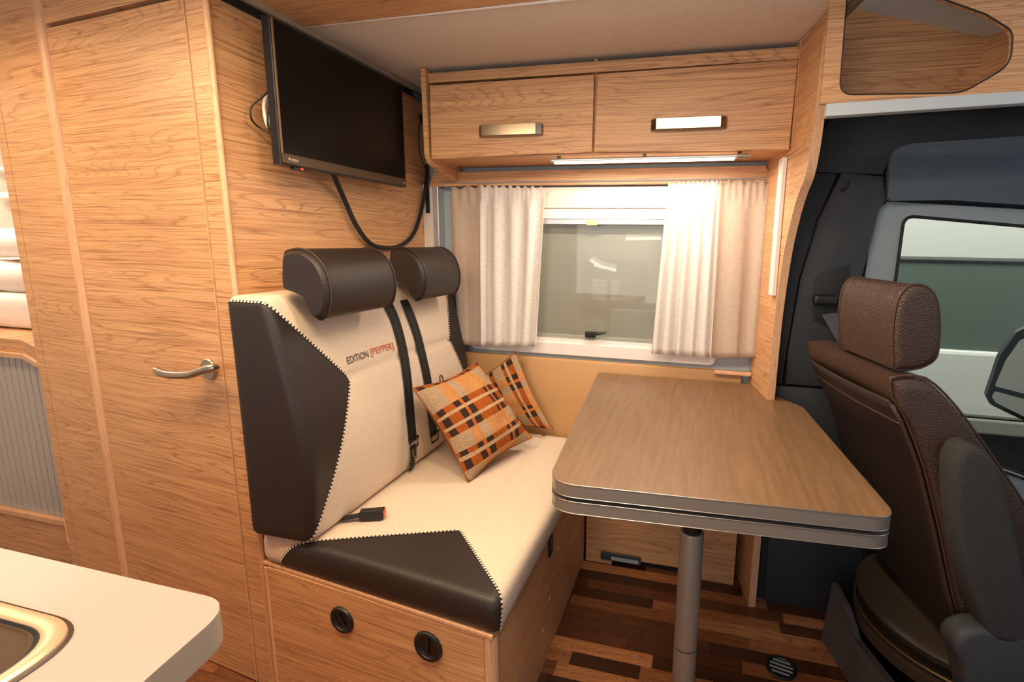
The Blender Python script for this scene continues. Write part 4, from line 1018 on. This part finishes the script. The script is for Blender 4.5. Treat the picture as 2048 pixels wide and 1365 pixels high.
# grey surround of the door window
gi=[PY(u,v,YD-.03) for u,v in ((1816,434),(1780,600),(1740,800))]
def gpoly(outer_px,inner_px,y0,y1,m,name,par=None,ro=.05,ri=.03):
    o_=fillet([PY(u,v,y0) for u,v in outer_px],ro,8); i_=fillet([PY(u,v,y0) for u,v in inner_px],ri,8)
    return obj(name,face_with_hole(o_,i_,y0,y1),m,par,kind='structure' if not par else None,smooth=True)
w2=gpoly([(1750,402),(1690,860),(2400,1150),(2420,440)],[(1808,432),(1752,850),(2330,1060),(2330,478)],YD-.03,YD+.002,GREYFR,'window_2',None,.045,.03)
obj('window_gasket',tube(B(),[p+Vector((0,-.002,0)) for p in fillet([PY(u,v,YD-.03) for u,v in ((1808,432),(1752,850),(2330,1060),(2330,478))],.03,8)],.005,8,closed=True),RUB,w2,smooth='all')
gp=[PY(u,v,YD+.01) for u,v in ((1790,420),(1735,860),(2350,1080),(2350,465))]
obj('window_pane',prism(B(),gp,(0,.004,0)),glass('cab_side_glass',(232,236,230),.05),w2)
# pillar trims
slab('trim_10',[(1660,236),(2200,200),(2200,300),(1850,283),(1790,300),(1768,350),(1600,344)],YD-.05,.049,DARK,.006)
slab('trim_11',[(1610,345),(1680,345),(1630,440),(1597,560),(1573,700),(1566,770),(1480,762),(1530,560)],YD-.042,.041,DARK,.005)
bp_=slab('trim_12',[(1684,344),(1768,352),(1775,405),(1752,420),(1722,560),(1712,780),(1570,770),(1577,700),(1601,560),(1634,440)],YD-.055,.054,DARK2,.008)
slab('trim_13',[(1480,766),(1740,785),(1760,1365),(1445,1365)],YD-.046,.045,DARK,.006)
struct('trim_14',box(B(),(.285,YD-.058,-.02),(.60,YD-.047,.44),.004),DARK2,smooth=True)
# fabric pad over the door window
slab('trim_16',[(1776,402),(1780,290),(2200,262),(2200,420),(1900,400)],YD-.065,.03,BLUEF,.010,rad=[.008,.055,.02,.02,.02])
# belt slot
rec=slab('belt_recess',[(1640,548),(1700,530),(1700,640),(1668,662),(1626,640),(1630,560)],YD-.058,.003,RUB,.001,par=bp_)
dg=thing('cab_seat_belt','dark cab seat belt running from the pillar to behind the headrest','seat belt',PY(1655,620,YD-.07))
lp0=PY(1652,600,YD-.075); obj('belt_loop',rbox((lp0.x-.040,YD-.088,lp0.z-.018),(lp0.x+.034,YD-.062,lp0.z+.016),.010,.006),BLACK,dg,smooth='all')
b0=PY(1658,628,YD-.08); b1=PY(1700,700,YD-.16)
obj('belt_strap',ribbon(B(),smooth_path([b0,lerp(b0,b1,.5),b1,PY(1720,760,YD-.2)],6),Vector((.022,0,.004)),.002),mat('grey_webbing',(62,66,72),.6),dg)
ck=PY(1690,372,YD-.058); tag(obj('coat_hook',tube(B(),smooth_path([ck+Vector((.01,0,.008)),ck+Vector((0,-.014,.004)),ck+Vector((-.008,-.016,-.008)),ck+Vector((-.010,-.006,-.014))],5),.004,8),DARK2,None,smooth='all'),'small dark coat hook on the cab pillar trim','hook')
struct('wall_cab_front',box(B(),(2.3,.2,-.02),(2.33,2.0,.75)),DARK)
# ---- driver seat, turned a little, seen from behind and its right side
sr_=R(13)
SDx=Vector((math.cos(sr_),math.sin(sr_),0)); SDy=Vector((-math.sin(sr_),math.cos(sr_),0))  # seat forward, seat left
SO=Vector((.434,1.25,0))       # near rear lower corner of the headrest, on plan
def sp(f,l,z): return SO+SDx*f+SDy*l+Vector((0,0,z))
ds=thing('driver_seat','brown leather driver seat with headrest and grey armrest seen from behind','seat',sp(.2,.2,.3))
def fprofile(px_):  # pixels on the near side plane (l=0) -> (f,z)
    out=[]
    for u,v in px_:
        p=pln(u,v,SDy,SO); out.append(((p-SO).dot(SDx),p.z))
    return out
def side_extrude(prof,l0,l1,rnd,step=.035,steps=8,taper=None,bul=0):
    n=len(prof); cx_=sum(p[0] for p in prof)/n; cz_=sum(p[1] for p in prof)/n; bm=B(); rings=[]
    seq=[]
    for k in range(6):
        a=k/5*math.pi/2; seq.append((l0+rnd*(1-math.sin(a)),rnd*(1-math.cos(a))*1.0))
    seq=[(l0+rnd*(1-math.cos(k/5*math.pi/2)),rnd*(1-math.sin(k/5*math.pi/2))) for k in range(6)]
    m_=[(lerp(l0+rnd,l1-rnd,k/steps),0) for k in range(1,steps)]
    e_=[(l1-rnd*(1-math.cos(k/5*math.pi/2)),rnd*(1-math.sin(k/5*math.pi/2))) for k in range(6)][::-1]
    # inward offset by scaling toward centre in proportion
    ext=min(max(p[0] for p in prof)-min(p[0] for p in prof),max(p[1] for p in prof)-min(p[1] for p in prof))/2
    for l,d in seq+m_+e_:
        s=1-d/ext
        rings.append([bm.verts.new(sp(cx_+(f-cx_)*(1-d/max(ext,abs(f-cx_)+1e-3) if True else s),l,cz_+(z-cz_)*(1-d/max(ext,abs(z-cz_)+1e-3)))) for f,z in prof])
    for A_,C_ in zip(rings,rings[1:]):
        for k in range(n): bm.faces.new((A_[k],A_[(k+1)%n],C_[(k+1)%n],C_[k]))
    bm.faces.new(rings[0][::-1]); bm.faces.new(rings[-1]); return bm
def sm2(prof,n=3):
    P=smooth_path([Vector((a,b,0)) for a,b in prof]+[Vector((prof[0][0],prof[0][1],0))],n)[:-1]; return [(p.x,p.y) for p in P]
hpx=[(1790,740),(1787,690),(1790,640),(1800,595),(1822,572),(1850,572),(1872,590),(1881,630),(1880,690),(1872,720),(1845,736),(1815,741)]
hpro=sm2(fprofile(hpx))
obj('headrest',side_extrude(hpro,-.006,.262,.016),CABLEA,ds,smooth=True)
hr=ds.children[-1] if False else None
for l_ in (.004,.250):
    n_=len(hpro); cx_=sum(p[0] for p in hpro)/n_; cz_=sum(p[1] for p in hpro)/n_
    obj('headrest_piping',tube(B(),[sp(cx_+(f-cx_)*1.006-.0,l_+.0,cz_+(z-cz_)*1.004) for f,z in hpro],.0028,6,closed=True),mat('piping',(74,52,40),.5) if l_<.1 else bpy.data.materials['piping'],ds,smooth='all')
# back shell: front pad + sides
bpx=[(1772,752),(1800,748),(1840,752),(1880,785),(1925,840),(1985,925),(2048,1020),(2120,1150),(2170,1290),(2050,1330),(1960,1330),(1925,1280),(1895,1180),(1870,1060),(1838,930),(1800,830),(1775,790)]
bpro=sm2(fprofile(bpx),2)
obj('backrest_shell',side_extrude(bpro,-.03,.43,.035,steps=10),CABLEA,ds,smooth=True)
n_=len(bpro); cx_=sum(p[0] for p in bpro)/n_; cz_=sum(p[1] for p in bpro)/n_
obj('backrest_piping',tube(B(),[sp(cx_+(f-cx_)*1.002,-.018,cz_+(z-cz_)*1.001) for f,z in bpro[:]],.003,6,closed=True),bpy.data.materials['piping'],ds,smooth='all')
# rear leather skin across the back with seam
def backpt(v_,l,off=0):
    # rear outline of shell: pixel column list from top to bottom
    f=interp(-v_,[-p[1] for p in RL],[p[0] for p in RL]); return sp(f-off,l,v_)
RL=fprofile([(1775,790),(1800,830),(1838,930),(1870,1060),(1895,1180),(1925,1280)])
bm=B(); g_=[]
NZ,NL=22,14
zt_,zb2=RL[0][1]-.0,RL[-1][1]
for j in range(NZ+1):
    z=lerp(zt_-.01,zb2,j/NZ); row=[]
    for i in range(NL+1):
        l=lerp(-.01,.41,i/NL); bul=.012*math.sin(i/NL*math.pi)
        row.append(bm.verts.new(backpt(z,l,.006+bul)))
    g_.append(row)
for j in range(NZ):
    for i in range(NL): bm.faces.new((g_[j][i],g_[j][i+1],g_[j+1][i+1],g_[j+1][i]))
o_=obj('rear_cover',bm,LEA,ds,smooth='all'); s_=o_.modifiers.new('s','SOLIDIFY'); s_.thickness=.004
zs=RL[1][1]-.02
obj('rear_seam',tube(B(),[backpt(zs-.03*math.sin(i/12*math.pi)*0-.00*i,lerp(-.012,.41,i/12),.010+.012*math.sin(i/12*math.pi)) for i in range(13)],.0028,6),bpy.data.materials['piping'],ds,smooth='all')
obj('side_piping',tube(B(),[backpt(lerp(zt_-.02,zb2,i/16),-.012,.009) for i in range(17)],.005,8),CABLEA,ds,smooth='all')
# armrest folded up along the near side
apx=[(1912,930),(1925,900),(1950,892),(1985,915),(2010,960),(2040,1080),(2060,1200),(2060,1290),(2020,1300),(1985,1280),(1950,1200),(1925,1100),(1912,1000)]
def fprof_l(px_,l):
    out=[]
    for u,v in px_:
        p=pln(u,v,SDy,SO+SDy*l); out.append(((p-SO).dot(SDx),p.z))
    return out
DGF=fabric('charcoal_seat_fabric',(66,64,62),(44,44,44),420)
obj('armrest',side_extrude(sm2(fprof_l(apx,-.10)),-.10,-.034,.022),DGF,ds,smooth='all',label='charcoal folded-up armrest')
obj('recliner_cover',side_extrude(sm2(fprof_l([(1925,1330),(1912,1300),(1925,1275),(1965,1262),(2020,1268),(2080,1290),(2110,1350),(2100,1420),(1960,1430),(1935,1380)],-.10)),-.10,-.034,.018),mat('dark_recliner_plastic',(62,62,64),.6),ds,smooth='all')
# seat squab, swivel and pedestal
obj('squab',prism(B(),fillet([sp(.30,-.03,.33),sp(.85,-.03,.36),sp(.85,.43,.36),sp(.30,.43,.33)],.05,5),(0,0,.14),.03,3),CABLEA,ds,smooth=True)
# swivel shell: curved dark-bronze bowl
sw=B(); cxs=sp(.42,.20,0)
lathe(sw,(cxs.x,cxs.y,.24),(0,0,1),[(0,0),(.22,0),(.27,.015),(.285,.04),(.27,.05),(.20,.05),(.14,.07),(.10,.09),(0,.09)],48)
obj('swivel_plate',sw,DSKIN,ds,smooth=True)
obj('swivel_tray',lathe(B(),(cxs.x,cxs.y,.17),(0,0,1),[(0,0),(.24,0),(.282,.01),(.287,.05),(.275,.055),(.0,.055)],48),DSKIN,ds,smooth=True)
for z_ in (.235,.215): obj('swivel_ring',tube(B(),[(cxs.x+math.cos(2*math.pi*i/48)*.283,cxs.y+math.sin(2*math.pi*i/48)*.283,z_) for i in range(48)],.004,6,closed=True),mat('worn_bronze_edge',(120,92,60),.3,.6) if z_>.23 else bpy.data.materials['worn_bronze_edge'],ds,smooth='all')  # thin bronze-coloured rings round the swivel tray
obj('pedestal',box(B(),(.62,1.10,.0),(1.0,1.60,.17)),BLACK,ds)
# grey carpeted step side
cs=B(); c1_=PZ(1645,1285,.001); 
A_=Vector((.455,1.655,.0)); B_=Vector((.60,1.10,.0))
q0=pln(1664,1166,(B_-A_).cross(Vector((0,0,1))),A_)
topA=Vector((q0.x,q0.y,q0.z)); 
dirn=(B_-A_).normalized()
tops=[topA,pln(1690,1215,(B_-A_).cross(Vector((0,0,1))),A_),pln(1708,1280,(B_-A_).cross(Vector((0,0,1))),A_),pln(1775,1365,(B_-A_).cross(Vector((0,0,1))),A_)]
print('carpet tops',tops)
poly=[A_+Vector((0,0,.001)),topA]+tops[1:]+[B_+Vector((0,0,tops[-1].z)),B_+Vector((0,0,.001))]
nrm=(B_-A_).cross(Vector((0,0,1))).normalized(); nrm=nrm if nrm.x>0 else -nrm
cr=obj('carpeted_riser',prism(cs,poly,nrm*.02,.002),GREYF,None); tag(cr,'grey carpeted step side below the driver seat','step')
# ================================================================== OUTSIDE
def vehicle():
    t=thing('neighbouring_camper','pale grey camper vehicle parked outside the windows','vehicle',(.5,3.4,0))
    BW=mat('pale_grey_body',(188,184,176),.35)
    obj('body_side',box(box(B(),(-4,3.2,.36),(4,3.5,.74),.02),(-4,3.22,1.24),(4,3.5,1.50),.02),BW,t)
    obj('body_rear_part',box(B(),(-4,3.195,.73),(.6,3.5,1.26)),BW,t)
    obj('side_window',box(B(),(.55,3.24,.735),(4,3.3,1.245)),mat('dark_green_glass',(80,88,78),.3),t)
    obj('sill_panel',box(B(),(-4,3.19,.27),(4,3.45,.355),.01),mat('grey_sill',(120,116,106),.5),t)
    obj('roof',box(B(),(-4,3.25,1.50),(4,4.0,2.4),.08,3),mat('white_roof',(222,218,214),.4),t)
    obj('underside',box(B(),(-4,3.3,-.02),(4,3.45,.27)),RUB,t)
    obj('entry_window',box(B(),(-.75,3.185,.85),(-.35,3.194,1.2),.01),mat('grey_glass',(110,112,104),.2),t)
vehicle()
struct('ground_hall',box(B(),(-6,2.05,-.35),(6,6,-.30)),mat('hall_floor',(120,116,110),.5))
# door mirror outside the cab
mm=thing('door_mirror','black framed door mirror outside the cab window','mirror',PY(2040,780,2.12))
ym=2.14
mo=[PY(u,v,ym) for u,v in ((2034,664),(2110,630),(2150,700),(2150,880),(2060,848),(1985,812),(1974,790),(2000,712))]
mof=fillet(mo,.03,6)
obj('mirror_housing',prism(B(),mof,(0,.022,0),.003),BLACK,mm,smooth=True)
MG=mat('mirror_glass',(226,222,220),.35)  # pale diffuse colour stands in for the bright mirror reflection
def inset(px_): return fillet([PY(u,v,ym-.002) for u,v in px_],.008,5)
obj('upper_glass',prism(B(),inset(((2040,682),(2110,650),(2140,700),(2140,812),(1990,773),(2012,722))),(0,.003,0)),MG,mm)
obj('lower_glass',prism(B(),inset(((1990,783),(2140,824),(2140,870),(2060,840),(1992,806),(1984,795))),(0,.003,0)),MG,mm)
# glowing tubes and a board added outside to imitate dinette window reflections
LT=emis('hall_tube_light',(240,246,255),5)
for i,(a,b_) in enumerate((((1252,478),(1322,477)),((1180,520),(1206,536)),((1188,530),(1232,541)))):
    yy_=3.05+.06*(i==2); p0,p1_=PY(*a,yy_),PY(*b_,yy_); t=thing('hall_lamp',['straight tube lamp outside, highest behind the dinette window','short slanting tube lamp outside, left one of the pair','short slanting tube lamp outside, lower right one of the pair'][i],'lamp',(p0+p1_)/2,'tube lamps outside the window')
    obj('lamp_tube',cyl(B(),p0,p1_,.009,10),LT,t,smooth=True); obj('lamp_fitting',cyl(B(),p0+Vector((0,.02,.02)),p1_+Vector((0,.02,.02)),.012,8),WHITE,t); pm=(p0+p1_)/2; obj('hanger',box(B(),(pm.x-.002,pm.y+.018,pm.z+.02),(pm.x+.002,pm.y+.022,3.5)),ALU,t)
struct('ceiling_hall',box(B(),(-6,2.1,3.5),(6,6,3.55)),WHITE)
db=thing('display_board','pale display board standing outside behind the dinette window','board',PY(1215,690,2.9))  # board added as stand-in for a pale reflection on the pane
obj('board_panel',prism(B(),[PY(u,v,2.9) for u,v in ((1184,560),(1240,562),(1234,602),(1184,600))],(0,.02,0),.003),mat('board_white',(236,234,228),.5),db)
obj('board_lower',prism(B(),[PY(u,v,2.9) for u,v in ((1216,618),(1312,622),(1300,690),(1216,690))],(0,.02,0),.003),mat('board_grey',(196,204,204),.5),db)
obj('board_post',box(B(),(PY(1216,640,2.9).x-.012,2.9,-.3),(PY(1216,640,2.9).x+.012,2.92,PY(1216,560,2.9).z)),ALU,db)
